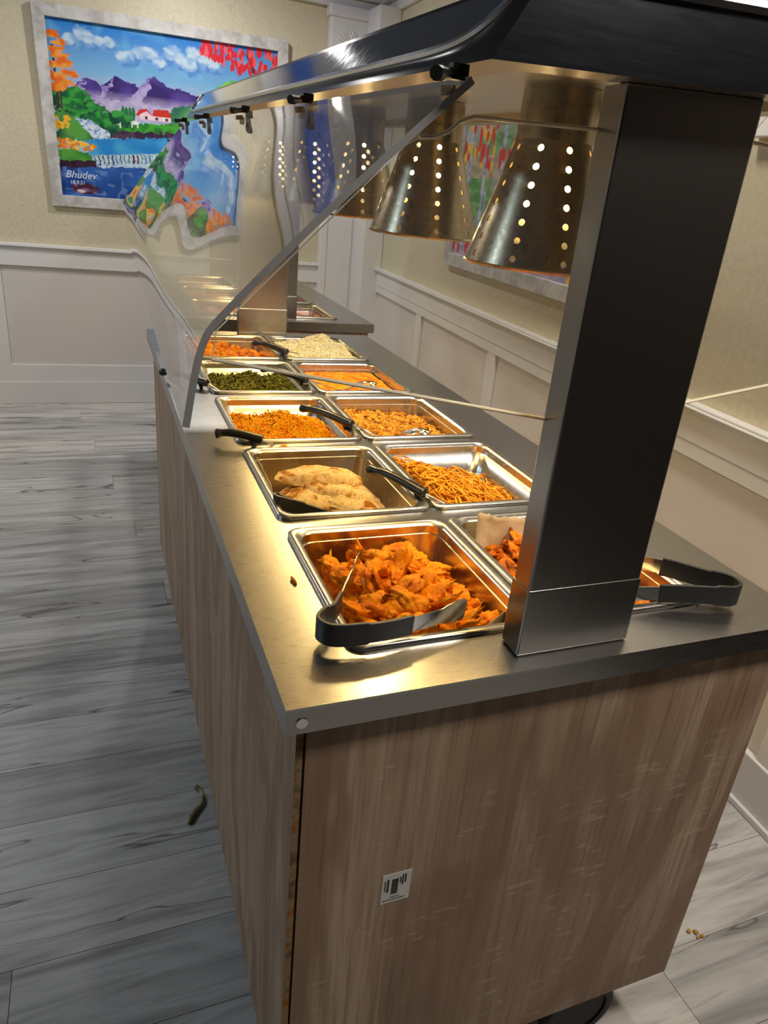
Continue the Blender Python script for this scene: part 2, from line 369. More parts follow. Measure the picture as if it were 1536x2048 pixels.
# ------------------------------------------------------------------ paintings (flat prints on real canvases)
class Paint:
    def __init__(s, W, H):
        s.W, s.H = W, H; s.a = np.zeros((H, W, 3)); s.u, s.v = np.meshgrid((np.arange(W) + .5) / W, (np.arange(H) + .5) / H)
        g = np.random.default_rng(3); s.nz = []
        for k in (8, 20, 50, 110):
            q = g.random((k, k)); xi = s.u * (k - 1.001); yi = s.v * (k - 1.001); x0 = xi.astype(int); y0 = yi.astype(int); fx = xi - x0; fy = yi - y0
            s.nz.append(q[y0, x0] * (1 - fx) * (1 - fy) + q[y0, x0 + 1] * fx * (1 - fy) + q[y0 + 1, x0] * (1 - fx) * fy + q[y0 + 1, x0 + 1] * fx * fy)
    def blend(s, mask, col, col2=None, nz=2):
        c = np.array(col[:3], float)
        if col2 is not None:
            f = s.nz[nz][..., None]; f = np.clip((f - .3) / .4, 0, 1); c = c * (1 - f) + np.array(col2[:3], float) * f
        m = np.clip(mask, 0, 1)[..., None]; s.a = s.a * (1 - m) + c * m
    def poly(s, pts, col, col2=None, nz=2, wob=0.0, al=1.0):
        x = s.u + wob * (s.nz[2] - .5); y = s.v + wob * (s.nz[3] - .5); ins = np.zeros_like(x, bool); n = len(pts)
        for i in range(n):
            (x1, y1), (x2, y2) = pts[i], pts[(i + 1) % n]
            if y1 == y2: continue
            c = ((y1 > y) != (y2 > y)) & (x < (x2 - x1) * (y - y1) / (y2 - y1) + x1); ins ^= c
        s.blend(ins * al, col, col2, nz)
    def ell(s, cx, cy, rx, ry, col, col2=None, soft=0.25, wob=0.5, al=1.0, nz=2):
        d = ((s.u - cx) / rx) ** 2 + ((s.v - cy) / ry) ** 2 + wob * (s.nz[3] - .5) + wob * (s.nz[2] - .5)
        s.blend(np.clip((1 - d) / soft, 0, 1) * al, col, col2, nz)
    def stroke(s, pts, wd, col, col2=None):
        m = np.zeros_like(s.u)
        for (x1, y1), (x2, y2) in zip(pts, pts[1:]):
            dx, dy = x2 - x1, (y2 - y1); L = dx * dx + dy * dy + 1e-9
            t = np.clip(((s.u - x1) * dx + (s.v - y1) * dy) / L, 0, 1); d = np.hypot(s.u - x1 - t * dx, (s.v - y1 - t * dy) * s.H / s.W)
            m = np.maximum(m, np.clip((wd - d) / (wd * .4), 0, 1))
        s.blend(m, col, col2)
    def canvas(s, name, place, mat, parent):
        W, H = s.W, s.H
        i, j = np.meshgrid(np.arange(W + 1) / W, np.arange(H + 1) / H)
        v = [place(a, b) for a, b in zip(i.ravel(), j.ravel())]
        f = [(r * (W + 1) + c, (r + 1) * (W + 1) + c, (r + 1) * (W + 1) + c + 1, r * (W + 1) + c + 1) for r in range(H) for c in range(W)]
        o = obj(name, v, f, mat, parent); me = o.data
        at = me.color_attributes.new('Col', 'FLOAT_COLOR', 'CORNER')
        c = np.concatenate([s.a.reshape(-1, 3), np.ones((W * H, 1))], 1); at.data.foreach_set('color', np.repeat(c, 4, 0).astype(np.float32).ravel())
        return o
C = lambda r, g, b: srgb(r, g, b)[:3]
def landscape():
    P = Paint(500, 345); u, v = P.u, P.v
    t = np.clip(v / .42, 0, 1)[..., None]; P.a[:] = np.array(C(8, 118, 205)) * (1 - t) + np.array(C(150, 200, 225)) * t
    P.blend(np.clip((P.nz[1] - .55) * 1.5, 0, .5) * (v < .35), C(120, 190, 230))
    for cx, cy, k in ((.09, .10, 1), (.14, .065, 1.2), (.175, .09, 1), (.21, .09, .9), (.25, .09, .9), (.33, .15, 1), (.38, .12, 1.2), (.42, .12, 1.1), (.46, .16, 1), (.52, .10, 1.3), (.56, .13, 1.2), (.61, .09, 1.2), (.66, .11, 1.2), (.59, .15, 1.2), (.30, .16, .9), (.70, .13, 1.)):
        P.ell(cx + .01, cy + .02, .045 * k, .045 * k, C(84, 140, 205), C(120, 165, 220), .5); P.ell(cx, cy, .034 * k, .036 * k, C(190, 214, 232), C(150, 185, 220), .7)
    P.blend(np.clip((v - .27) / .1, 0, 1) * np.clip((.53 - v) / .05, 0, 1) * .85, C(196, 182, 214), C(170, 160, 205))
    for base, hi in (([(.066, .39), (.126, .316), (.148, .3), (.196, .325), (.24, .36), (.24, .40)], [(.08, .39), (.14, .31), (.12, .40)]),
                     ([(.161, .41), (.226, .316), (.268, .272), (.323, .303), (.356, .309), (.40, .36), (.40, .41)], [(.17, .41), (.262, .285), (.25, .34), (.22, .41)]),
                     ([(.29, .40), (.383, .304), (.43, .240), (.505, .301), (.552, .298), (.606, .329), (.672, .345), (.64, .39), (.5, .42)], [(.30, .41), (.425, .25), (.41, .33), (.36, .42)])):
        P.poly(base, C(84, 62, 150), C(52, 36, 108), 1, .02); P.poly(hi, C(178, 166, 212), C(140, 120, 190), 2, .03)
    P.blend(np.clip((v - .36) / .07, 0, 1) * (v < .52) * .9, C(200, 186, 216), C(176, 164, 208))
    for cx in (.29, .305, .32, .335, .50, .512, .524, .536): P.ell(cx, .475, .008, .045, C(30, 120, 70), None, .4)
    for cx, cy, k in ((.80, .25, 1.4), (.76, .27, 1), (.85, .27, 1), (.75, .31, .8), (.83, .31, 1)): P.ell(cx, cy, .05 * k, .032 * k, C(58, 160, 60), C(120, 205, 70), .3, .8)
    P.poly([(.5, .42), (.7, .36), (1, .38), (1, .5), (.5, .5)], C(44, 110, 90), C(90, 160, 100), 1, .04)
    P.poly([(.20, .55), (.55, .505), (1, .50), (1, .60), (.53, .58), (.2, .6)], C(70, 168, 52), C(36, 128, 44), 2, .02)
    P.poly([(.225, .585), (.54, .565), (1, .58), (1, .63), (.46, .612), (.23, .63)], C(58, 36, 66), C(84, 58, 88), 2, .03)
    P.poly([(.343, .482), (.363, .444), (.394, .438), (.416, .476)], C(206, 52, 40)); P.poly([(.417, .476), (.424, .438), (.487, .431), (.505, .476)], C(206, 52, 40))
    P.poly([(.362, .474), (.392, .45), (.414, .476), (.50, .474), (.50, .502), (.362, .502)], C(236, 200, 214), C(244, 224, 226), 2)
    for x in (.385, .43, .475): P.poly([(x, .482), (x + .012, .482), (x + .012, .5), (x, .5)], C(90, 60, 80))
    for x, y in ((.262, .537), (.338, .527)):
        P.ell(x, y, .020, .013, C(236, 238, 240), None, .3, .2)
        for d in (-.013, .012): P.stroke([(x + d, y), (x + d, y + .025)], .004, C(230, 232, 236))
    for cx, cy, k in ((.03, .42, 1.1), (.09, .41, 1.3), (.13, .45, 1.3), (.06, .47, 1.3), (.17, .48, 1.3), (.20, .52, 1.2), (.10, .52, 1.3), (.22, .56, 1.0), (.15, .55, 1.2), (.26, .50, .8), (.30, .52, .7)):
        P.ell(cx, cy + .01, .046 * k, .05 * k, C(14, 70, 48), C(20, 90, 60), .3, .8); P.ell(cx + .008, cy - .012, .034 * k, .03 * k, C(58, 160, 66), C(24, 112, 50), .4, .9)
    P.stroke([(.02, .15), (.022, .5)], .006, C(60, 40, 46)); P.stroke([(.035, .38), (.035, .5)], .005, C(80, 60, 60))
    for cx, cy, k in ((.02, .09, .8), (.045, .13, .8), (.03, .17, .9), (.05, .20, .9), (.06, .24, 1), (.02, .25, .9), (.07, .29, 1.), (.03, .31, 1.1), (.055, .34, 1.), (.02, .37, 1.)):
        P.ell(cx, cy, .045 * k, .026 * k, C(226, 104, 28), C(240, 160, 60), .35, 1.1)
    P.poly([(0, .5), (.06, .5), (.12, .58), (.15, .66), (0, .68)], C(40, 96, 60), C(90, 160, 70), 1, .05)
    P.poly([(.079, .535), (.158, .54), (.222, .597), (.228, .64), (.15, .655), (.119, .59)], C(214, 228, 240), C(120, 160, 200), 3, .02)
    P.poly([(.12, .655), (.46, .60), (1, .62), (1, .76), (.14, .75)], C(36, 132, 206), C(70, 164, 216), 1, .02)
    P.poly([(.149, .744), (.434, .698), (1, .70), (1, .78), (.154, .80)], C(200, 226, 238), C(150, 190, 214), 3, .01)
    for k in range(46):
        x = .152 + k * .0186; q = .745 - .15 * (x - .15) if x < .45 else .70; ww = random.uniform(.003, .009)
        P.poly([(x, q), (x + ww, q), (x + ww + .001, q + .055), (x + .001, q + .055)], random.choice((C(92, 40, 66), C(66, 84, 130), C(232, 242, 248), C(110, 60, 80))), None, 2, .008)
    P.poly([(0, .80), (.15, .795), (1, .77), (1, 1.01), (0, 1.01)], C(24, 66, 140), C(44, 96, 176), 1); P.blend(np.clip((P.nz[2] - .62) * 3, 0, .5) * (v > .8), C(120, 150, 210))
    P.poly([(.15, .80), (.6, .765), (.6, .775), (.15, .812)], C(200, 214, 236), None, 2, .02)
    P.poly([(0, .725), (.06, .715), (.135, .732), (.15, .785), (0, .80)], C(84, 160, 60), C(40, 120, 50), 1, .03); P.poly([(0, .785), (.15, .78), (.16, .81), (.05, .83), (0, .835)], C(66, 30, 54), C(40, 24, 44), 2, .02)
    for k in range(60):
        x, y = random.uniform(0, .16), random.uniform(.655, .715)
        if y < .66 + .3 * x * x * 3: continue
        P.ell(x, y, .010, .011, C(232, 130, 40) if k % 3 else C(244, 196, 70), None, .5, .4)
    for k in range(24): P.ell(random.uniform(0, .06), random.uniform(.53, .60), .009, .011, C(240, 180, 50), None, .5, .4)
    P.ell(.1, .95, .062, .036, C(70, 36, 62), C(150, 110, 140), .2, .2, nz=2); P.ell(.085, .965, .02, .012, C(220, 190, 210), None, .6, .6)
    P.stroke([(.86, .05), (.885, .14), (.93, .19), (1, .22)], .012, C(78, 50, 60))
    for k in range(150):
        x = random.uniform(.64, 1.0); y = random.uniform(0, .06 + .10 * min(1, (x - .62) / .2)); P.ell(x, y, .008, .026, C(216, 36, 52) if k % 4 else C(238, 96, 96), None, .5, .6)
    for k in range(90): P.ell(random.uniform(.5, 1), random.uniform(.63, .72), .010, .012, C(232, 130, 40) if k % 2 else C(70, 150, 60), None, .5, .5)
    return P
def text_obj(txt, name, size, mat, parent, mtx, shear=0.0, bold=0.0):
    cu = bpy.data.curves.new(name, 'FONT'); cu.body = txt; cu.size = size; cu.shear = shear; cu.offset = bold; cu.resolution_u = 3
    to = bpy.data.objects.new(name, cu); COL.objects.link(to)
    me = bpy.data.meshes.new_from_object(to.evaluated_get(bpy.context.evaluated_depsgraph_get()))
    bpy.data.objects.remove(to); me.materials.clear(); me.materials.append(mat); me.name = name
    o = bpy.data.objects.new(name, me); COL.objects.link(o); o.parent = parent; o.matrix_local = mtx; ORG[o.name] = ORG.get(parent.name, Vector())
    return o
def frame_boards(mb_list, w, h, b, d):
    """four mitred boards in the local x,z plane, front at y=-d"""
    W2, H2 = w / 2, h / 2; o = [(-W2, -H2), (W2, -H2), (W2, H2), (-W2, H2)]; i = [(-W2 + b, -H2 + b), (W2 - b, -H2 + b), (W2 - b, H2 - b), (-W2 + b, H2 - b)]
    for k in range(4):
        a, c = k, (k + 1) % 4; q = [o[a], o[c], i[c], i[a]]
        mb_list.append(MB().rings([[(x, -d, z) for x, z in q], [(x, 0, z) for x, z in q]]))
pt = thing('landscape_painting', 'framed mountain lake landscape painting with orange tree, waterfall and red-roofed houses', 'painting', (0.315, Y1 + 0.02, 1.56))
ORG[pt.name] = Vector((0, 0, 0)); pt.rotation_euler = (0.02, -0.021, 0)
bl = []; frame_boards(bl, 1.30, 0.945, 0.058, 0.034)
for b_ in bl: b_.build('frame_board', frame_w, pt, bevel=0.002)
cw, ch = 1.188, 0.833
P = landscape(); P.canvas('canvas', lambda a, b: ((a - .5) * cw, -0.012, (.5 - b) * ch), attr, pt)
inkw = m_plain('signature_paint', srgb(206, 216, 232), 0.5, var=0.05)
rx = Matrix.Rotation(math.pi / 2, 4, 'X')
text_obj('Bhudev', 'signature', 0.052, inkw, pt, Matrix.Translation((-.5 * cw + .025, -0.0126, -.388 * ch)) @ rx, 0.3, 0.0005)
text_obj('18.9.21', 'signature_date', 0.026, inkw, pt, Matrix.Translation((-.5 * cw + .045, -0.0126, -.425 * ch)) @ rx, 0.2, 0.0003)

# painting on the right wall: garden with pale posts and red flowers
P = Paint(220, 110)
P.a[:] = C(170, 165, 175); P.blend(np.clip((P.nz[0] - .35) * 3, 0, 1), C(78, 134, 66), C(120, 165, 90)); P.blend((P.v > .85) * .9, C(150, 150, 190), C(190, 170, 190)); P.blend(((P.v > .38) & (P.v < .52)) * .8, C(196, 176, 150), C(160, 130, 110))
for x in np.arange(.05, 1, .105):
    P.stroke([(x, 0), (x + .01, .95)], .012, C(140, 146, 172), C(180, 184, 204)); P.stroke([(x + .01, .6), (x + .03, .6), (x + .03, .8)], .004, C(170, 174, 196))
for k in range(190): P.ell(random.random(), random.choice([random.uniform(.2, .45), random.uniform(.72, .98)]), .010, .04, C(206, 50, 40) if k % 3 else C(226, 180, 60), None, .4, .6)
rp_ = thing('garden_painting', 'grey-framed garden painting with red flowers on the wall behind the heat lamps', 'painting', (WR0 + 0.03 + WRS * 2.02, 2.02, 1.44), rotz=-WRS)
FW, FH = 1.70, 0.80
bl = []; frame_boards(bl, FW, FH, 0.058, 0.03)
def turn(mb): mb.v = [(y, -x, z) for x, y, z in mb.v]; return mb
for b_ in bl: turn(b_).build('frame_board', frame_w, rp_, bevel=0.002)
P.canvas('canvas', lambda a, b: (-0.011, -(a - .5) * (FW - .116), (.5 - b) * (FH - .116)), attr, rp_)
wfr = thing('white_picture_frame', 'white picture frame on the panelled wall beside the garden painting', 'picture frame', (WR0 + 0.03 + WRS * 0.68, 0.68, 1.80), rotz=-WRS)
bl = []; frame_boards(bl, 0.62, 0.50, 0.06, 0.03)
for b_ in bl: turn(b_).build('frame_board', white, wfr, bevel=0.003)
turn(MB().box(-0.25, 0.25, -0.012, 0, -0.19, 0.19)).build('mount', m_plain('pale_mount', srgb(225, 220, 208), 0.6, var=0.03), wfr)

# ------------------------------------------------------------------ food bars
ZT = 0.86; WC = 0.74
def food_bar(ox, oy, L, nrows, label):
    r = thing('food_bar', label, 'counter', (ox, oy, 0))
    X = lambda x: ox + x
    zb = 0.110; o = 0.017; th = 0.008
    # stainless worktop with well openings
    xs = [0, 0.103, 0.612, WC]; ys = [0]
    for i in range(nrows): ys += [0.075 + 0.36 * i + 0.013, 0.075 + 0.36 * i + 0.312]
    ys.append(L); mb = MB()
    for j in range(len(ys) - 1):
        for i in range(3):
            if i == 1 and j % 2 == 1: continue
            mb.box(X(xs[i]), X(xs[i + 1]), oy + ys[j], oy + ys[j + 1], ZT - 0.003, ZT)
    top = mb.build('worktop', steel, r)
    for i in range(nrows):
        y0 = 0.075 + 0.36 * i
        MB().box(X(0.3535), X(0.3615), oy + y0 + 0.013, oy + y0 + 0.312, ZT - 0.009, ZT - 0.0005).build('divider_bar', steel, top)
    a = 0.033
    for nme, b in (('apron', (0, WC, 0, 0.0025)), ('apron', (0, WC, L - 0.0025, L)), ('apron', (0, 0.0025, 0.0025, L - 0.0025)), ('apron', (WC - 0.0025, WC, 0.0025, L - 0.0025))):
        MB().box(X(b[0]), X(b[1]), oy + b[2], oy + b[3], ZT - a, ZT - 0.003).build(nme, steel_apron, top)
    sc = MB(); ycyl(sc, X(0.017), ZT - 0.019, 0.0062, 0.0062, oy - 0.0015, oy + 0.001, 14); sc.build('screw', steel_cut, top)
    # laminate panels
    zt = ZT - a + 0.02
    MB().box(X(o + th + 0.003), X(WC - o), oy + o, oy + o + th, zb, zt).build('end_panel', cabw, r)
    MB().box(X(o + th + 0.003), X(WC - o), oy + L - o - th, oy + L - o, zb, zt).build('end_panel', cabw, r)
    sp = MB().box(X(o), X(o + th), oy + o + 0.0012, oy + L - o, zb, zt).build('side_panel', cabw_side, r)
    MB().box(X(WC - o - th), X(WC - o), oy + o + th + 0.0005, oy + L - o - th - 0.0005, zb, zt).build('side_panel', cabw_side, r)
    MB().box(X(o), X(o + th), oy + o, oy + o + 0.001, zb, zt).build('chipboard_edge', mdf, sp)
    MB().box(X(o + th + 0.001), X(WC - o - th - 0.001), oy + o + th + 0.001, oy + L - o - th - 0.001, zb, zb + 0.016).build('base_board', mdf, r)
    for cx, cy in ((0.165, 0.054), (WC - 0.165, 0.054), (0.165, L - 0.054), (WC - 0.165, L - 0.054)):
        wr = 0.075; wz = FZ + wr
        c = MB().box(X(cx - 0.040), X(cx + 0.040), oy + cy - 0.020, oy + cy + 0.020, zb - 0.003, zb)
        c.box(X(cx - 0.012), X(cx + 0.012), oy + cy + 0.018, oy + cy + 0.022, wz - 0.012, zb - 0.003)
        ca = c.build('caster', rubber, r)
        wh = MB(); pr = [(wr - .020, -0.014), (wr - .014, -0.016), (wr - .004, -0.014), (wr, -0.007), (wr, 0.007), (wr - .004, 0.014), (wr - .014, 0.016), (wr - .020, 0.014)]
        wh.rings([[(X(cx) + q * math.cos(2 * math.pi * k / 36), oy + cy + yy, wz + q * math.sin(2 * math.pi * k / 36)) for k in range(36)] for q, yy in pr], False, False)
        wh.build('wheel', rubber, ca, smooth=True)
        hb = MB(); ycyl(hb, X(cx), wz, wr - .0195, wr - .0195, oy + cy - 0.011, oy + cy + 0.011, 28); hb.build('hub', rubber, ca)
    return r
steel_apron = m_steel('apron_steel', (0.40, 0.385, 0.36), 0.32, (8, 90, 90))
cabw_side = cabw
B2 = (0.11, 2.14)
bar1 = food_bar(0, 0, 1.922, 5, 'long oak-laminate food bar with stainless top holding ten trays of food')
bar2 = food_bar(B2[0], B2[1], 1.20, 3, 'shorter stainless-topped food bar standing behind the long one')
# barcode sticker on the end panel
st = MB().box(0.138, 0.178, 0.0164, 0.017, 0.507, 0.559).build('sticker', sticker_m, bar1); st['label'] = 'small white barcode sticker'
bc = MB(); z = 0.5485
while z > 0.523:
    h = random.choice((0.0006, 0.0010, 0.0016)); bc.box(0.1515, 0.1605, 0.0161, 0.0164, z - h, z); z -= h + random.choice((0.0005, 0.0009))
bc.build('barcode', ink, st)
pr_ = MB(); rs_ = random.Random(2)
for x, z0, z1, h in ((0.1690, 0.5535, 0.5400, .0022), (0.1655, 0.5535, 0.5370, .0020), (0.1625, 0.5500, 0.5400, .0018), (0.1450, 0.5500, 0.5290, .0026), (0.1418, 0.5480, 0.5300, .0014)):
    z = z0
    while z > z1:
        q = rs_.uniform(.0008, .0022); pr_.box(x, x + h, 0.0161, 0.0164, z - q, z); z -= q + .0005
for z, x0_, x1_, h in ((0.5165, 0.151, 0.163, .0010), (0.5120, 0.141, 0.170, .0012)):
    x = x0_
    while x < x1_:
        q = rs_.uniform(.0008, .0020); pr_.box(x, x + q, 0.0161, 0.0164, z, z + h); x += q + .0006
pr_.build('fine_print', ink, st)

# ------------------------------------------------------------------ sneeze guards
def guard(ox, oy, L, label, full):
    g = thing('sneeze_guard', label, 'sneeze guard', (ox + 0.36, oy + 0.045, ZT + 0.001))
    zbf = lambda x, y: 1.4515 + 0.05 * (x - 0.36) + 0.0175 * y if full else 1.455
    pt_ = lambda x, y, h: (ox + x, oy + y, zbf(x, y) + h)
    y0, y1 = -0.004, L + 0.005; x0, x1 = 0.134, 0.586; ix, iy, H = 0.045, 0.012, 0.064
    bot = [(x0, y0), (x1, y0), (x1, y1), (x0, y1)]; topc = [(x0 + ix, y0 + iy), (x1 - ix, y0 + iy), (x1 - ix, y1 - iy), (x0 + ix, y1 - iy)]
    inn = [(x0 + 0.05, y0 + 0.045), (x1 - 0.05, y0 + 0.045), (x1 - 0.05, y1 - 0.045), (x0 + 0.05, y1 - 0.045)]
    hd = MB().rings([[pt_(*p, 0) for p in bot], [pt_(*p, H) for p in topc]], False, True).build('hood', hood_dark, g)
    MB().rings([[pt_(*p, 0.0) for p in bot], [pt_(*p, 0.0) for p in inn], [pt_(*p, 0.012) for p in inn]], False, False).build('hood_flange', steel_fl, hd)
    MB().rings([[pt_(*p, 0.012) for p in inn]] + [[pt_(*p, 0.0125) for p in inn]], True, True).build('hood_liner', steel_in, hd)
    # polished inset panel and its rolled bead on the customer side
    sl = lambda y, s, off=0.0: (ox + x0 + ix * s - off * 0.76, oy + y, zbf(x0, y) + H * s + off * 0.65)
    path = [(L - 0.05, 0.95), (L - 0.03, 0.60), (L - 0.05, 0.27)] + [(yy, 0.27) for yy in np.linspace(L - 0.3, 0.22, 8)] + [(0.13, 0.28), (0.078, 0.36), (0.052, 0.55), (0.032, 0.97)]
    pp = smoothpath([sl(a, b, 0.001) for a, b in path], 4)
    MB().tube(pp, 0.0042, 8).build('bead', bead_m, hd, smooth=True)
    n = len(pp); top_ = [sl(a, 0.98, 0.0012) for a in np.linspace(L - 0.05, 0.032, n)]
    # panel as strips between the bead and the upper fold
    lo = [Vector(p) + Vector((-0.0003, 0, 0.0003)) for p in pp]
    mb = MB(); mb.rings([lo, [Vector(a) for a in top_]], False, False, close=False); mb.build('polished_panel', hood_panel, hd)
    MB().tube([pt_(x0 + ix, y0 + iy, H - 0.002), pt_(x1 - ix, y0 + iy, H - 0.002)], 0.007, 8).build('end_bead', bead_m, hd, smooth=True)
    # posts
    for ya, yb in ((0.027, 0.062), (L - 0.062, L - 0.027)):
        mb = MB(); mb.rings([[(ox + a, oy + b, z) for a, b in ((0.281, ya), (0.437, ya), (0.437, yb), (0.281, yb))] for z in (ZT + 0.001, )] + [[pt_(a, b, 0.0) for a, b in ((0.281, ya), (0.437, ya), (0.437, yb), (0.281, yb))]])
        p_ = mb.build('post', steel_post, g, bevel=0.0025)
        MB().box(ox + 0.2796, ox + 0.4384, oy + ya - 0.0014, oy + yb + 0.0014, ZT + 0.001, ZT + 0.088).build('base_sleeve', steel_post, p_, bevel=0.002)
    # sloping acrylic sheet with a turned-down lip, a little warped
    ny, ns = (56, 26) if full else (10, 14); th = 0.006; rows = []
    for i in range(ny + 1):
        f = i / ny; y = 0.022 + (L - 0.03) * f
        bx, bz = -0.079 + 0.027 * f, 1.217 + 0.010 * f
        lx, lz = -0.088 + 0.052 * f, 1.150 - 0.038 * f
        tx, tz = 0.133, zbf(0.13, y) - 0.012
        ctl = [(tx, tz), (tx * .5 + bx * .5 - 0.004, tz * .5 + bz * .5 + 0.001), (bx + 0.028, bz + 0.030), (bx + 0.004, bz - 0.004), (lx, lz)]
        P_ = smoothpath([(a, 0, b) for a, b in ctl], max(2, ns // 4))
        for k, q in enumerate(P_):
            s = k / (len(P_) - 1)
            wv = (0.0022 * math.sin(5.3 * y + 4 * s) * math.sin(3.1 * s) + 0.0012 * math.sin(11 * y + 9 * s + 1.0)) * math.sin(math.pi * min(1, s * 1.15)) if full else 0
            P_[k] = Vector((q.x - wv * .7, y, q.z + wv * .7))
        rows.append(P_)
    m_ = len(rows[0]); mb = MB(); fr = []; bk = []
    for Pr in rows:
        a_, b_ = [], []
        for k, q in enumerate(Pr):
            d = Pr[min(k + 1, m_ - 1)] - Pr[max(k - 1, 0)]; nrm = Vector((d.z, 0, -d.x)).normalized()
            a_.append(q + nrm * th / 2 + Vector((ox, oy, 0))); b_.append(q - nrm * th / 2 + Vector((ox, oy, 0)))
        fr.append(a_); bk.append(b_)
    V = [p for r_ in fr for p in r_] + [p for r_ in bk for p in r_]; N_ = len(fr) * m_; F = []
    ix_ = lambda i, k: i * m_ + k
    for i in range(ny):
        for k in range(m_ - 1):
            F.append((ix_(i, k), ix_(i + 1, k), ix_(i + 1, k + 1), ix_(i, k + 1))); F.append((N_ + ix_(i, k), N_ + ix_(i, k + 1), N_ + ix_(i + 1, k + 1), N_ + ix_(i + 1, k)))
    sh = obj('acrylic_sheet', V, F, acr, g, smooth=True, angle=3.2)
    E_ = []
    for i in (0, ny):
        for k in range(m_ - 1): E_.append((ix_(i, k), ix_(i, k + 1), N_ + ix_(i, k + 1), N_ + ix_(i, k)))
    for k in (0, m_ - 1):
        for i in range(ny): E_.append((ix_(i, k), ix_(i + 1, k), N_ + ix_(i + 1, k), N_ + ix_(i, k)))
    obj('sheet_edge', V, E_, acr_edge, sh)
    # end panels either side of the post
    for yy in ((0.056,) if full else ()):
        zt_ = lambda x: zbf(x, yy) - 0.036
        poly = [(0.281, 1.140), (-0.062, 1.198), (-0.058, 1.222), (0.095, 1.378), (0.108, 1.386), (0.122, 1.388), (0.133, 1.393), (0.143, 1.402), (0.155, 1.407), (0.281, zt_(0.281))]
        polr = [(0.72 - x - 0.002, z + 0.012) for x, z in poly][::-1]
        for pg in (poly, polr):
            mb = MB(); n_ = len(pg); v = [(ox + x, oy + yy, z) for x, z in pg] + [(ox + x, oy + yy + 0.005, z) for x, z in pg]
            e = obj('end_sheet', v, [tuple(range(n_)), tuple(reversed(range(n_, 2 * n_)))], acr_end, g)
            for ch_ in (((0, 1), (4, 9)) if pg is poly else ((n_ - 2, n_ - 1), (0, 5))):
                MB().tube([(ox + pg[q][0], oy + yy + 0.0025, pg[q][1]) for q in range(ch_[0], ch_[1] + 1)], 0.0018, 8).build('glow_tinted_edge', acr_rim, e, smooth=True)  # rounded edge bead, its glow painted in as amber colour
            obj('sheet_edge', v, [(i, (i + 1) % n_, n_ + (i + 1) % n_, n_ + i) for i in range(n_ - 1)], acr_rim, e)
    # clamps holding the sheet to the hood
    for yy in ((0.031, 0.50, 0.945, 1.45, 1.90) if full else (0.03, 0.5, L - 0.03)):
        zc = zbf(0.13, yy); cx = ox + 0.125; cy = oy + yy
        c = MB().tube([(cx - 0.004, cy + 0.010, zc - 0.008), (cx - 0.018, cy - 0.004, zc - 0.011)], 0.0046, 10)
        c.tube([(cx - 0.018, cy - 0.004, zc - 0.011), (cx - 0.024, cy - 0.010, zc - 0.012)], 0.0056, 10)
        c.box(cx - 0.004, cx + 0.010, cy + 0.004, cy + 0.013, zc - 0.012, zc - 0.0005)
        cl = c.build('clamp', black_pl, g, smooth=True)
        MB().tube([(cx - 0.010, cy - 0.002, zc - 0.018), (cx - 0.009, cy - 0.002, zc - 0.025)], 0.0065, 10, ).build('spacer_disc', acr_tab, cl, smooth=True)
    return g, zbf
steel_fl = m_steel('flange_steel', (0.48, 0.42, 0.34), 0.34, (8, 60, 60))
acr_rim = m_plain('acrylic_glow_tinted_rim', (0.86, 0.76, 0.58), 0.3, var=0.1)  # amber base colour stands in for light piped to the sheet edges
acr_tab = m_plain('tan_spacer', (0.30, 0.21, 0.12), 0.5, var=0.1)
g1, zb1 = guard(0, 0, 1.922, 'steel hooded sneeze guard with warped clear acrylic over the long food bar', True)
g2, zb2 = guard(B2[0], B2[1], 1.20, 'steel hooded sneeze guard over the shorter rear food bar', False)

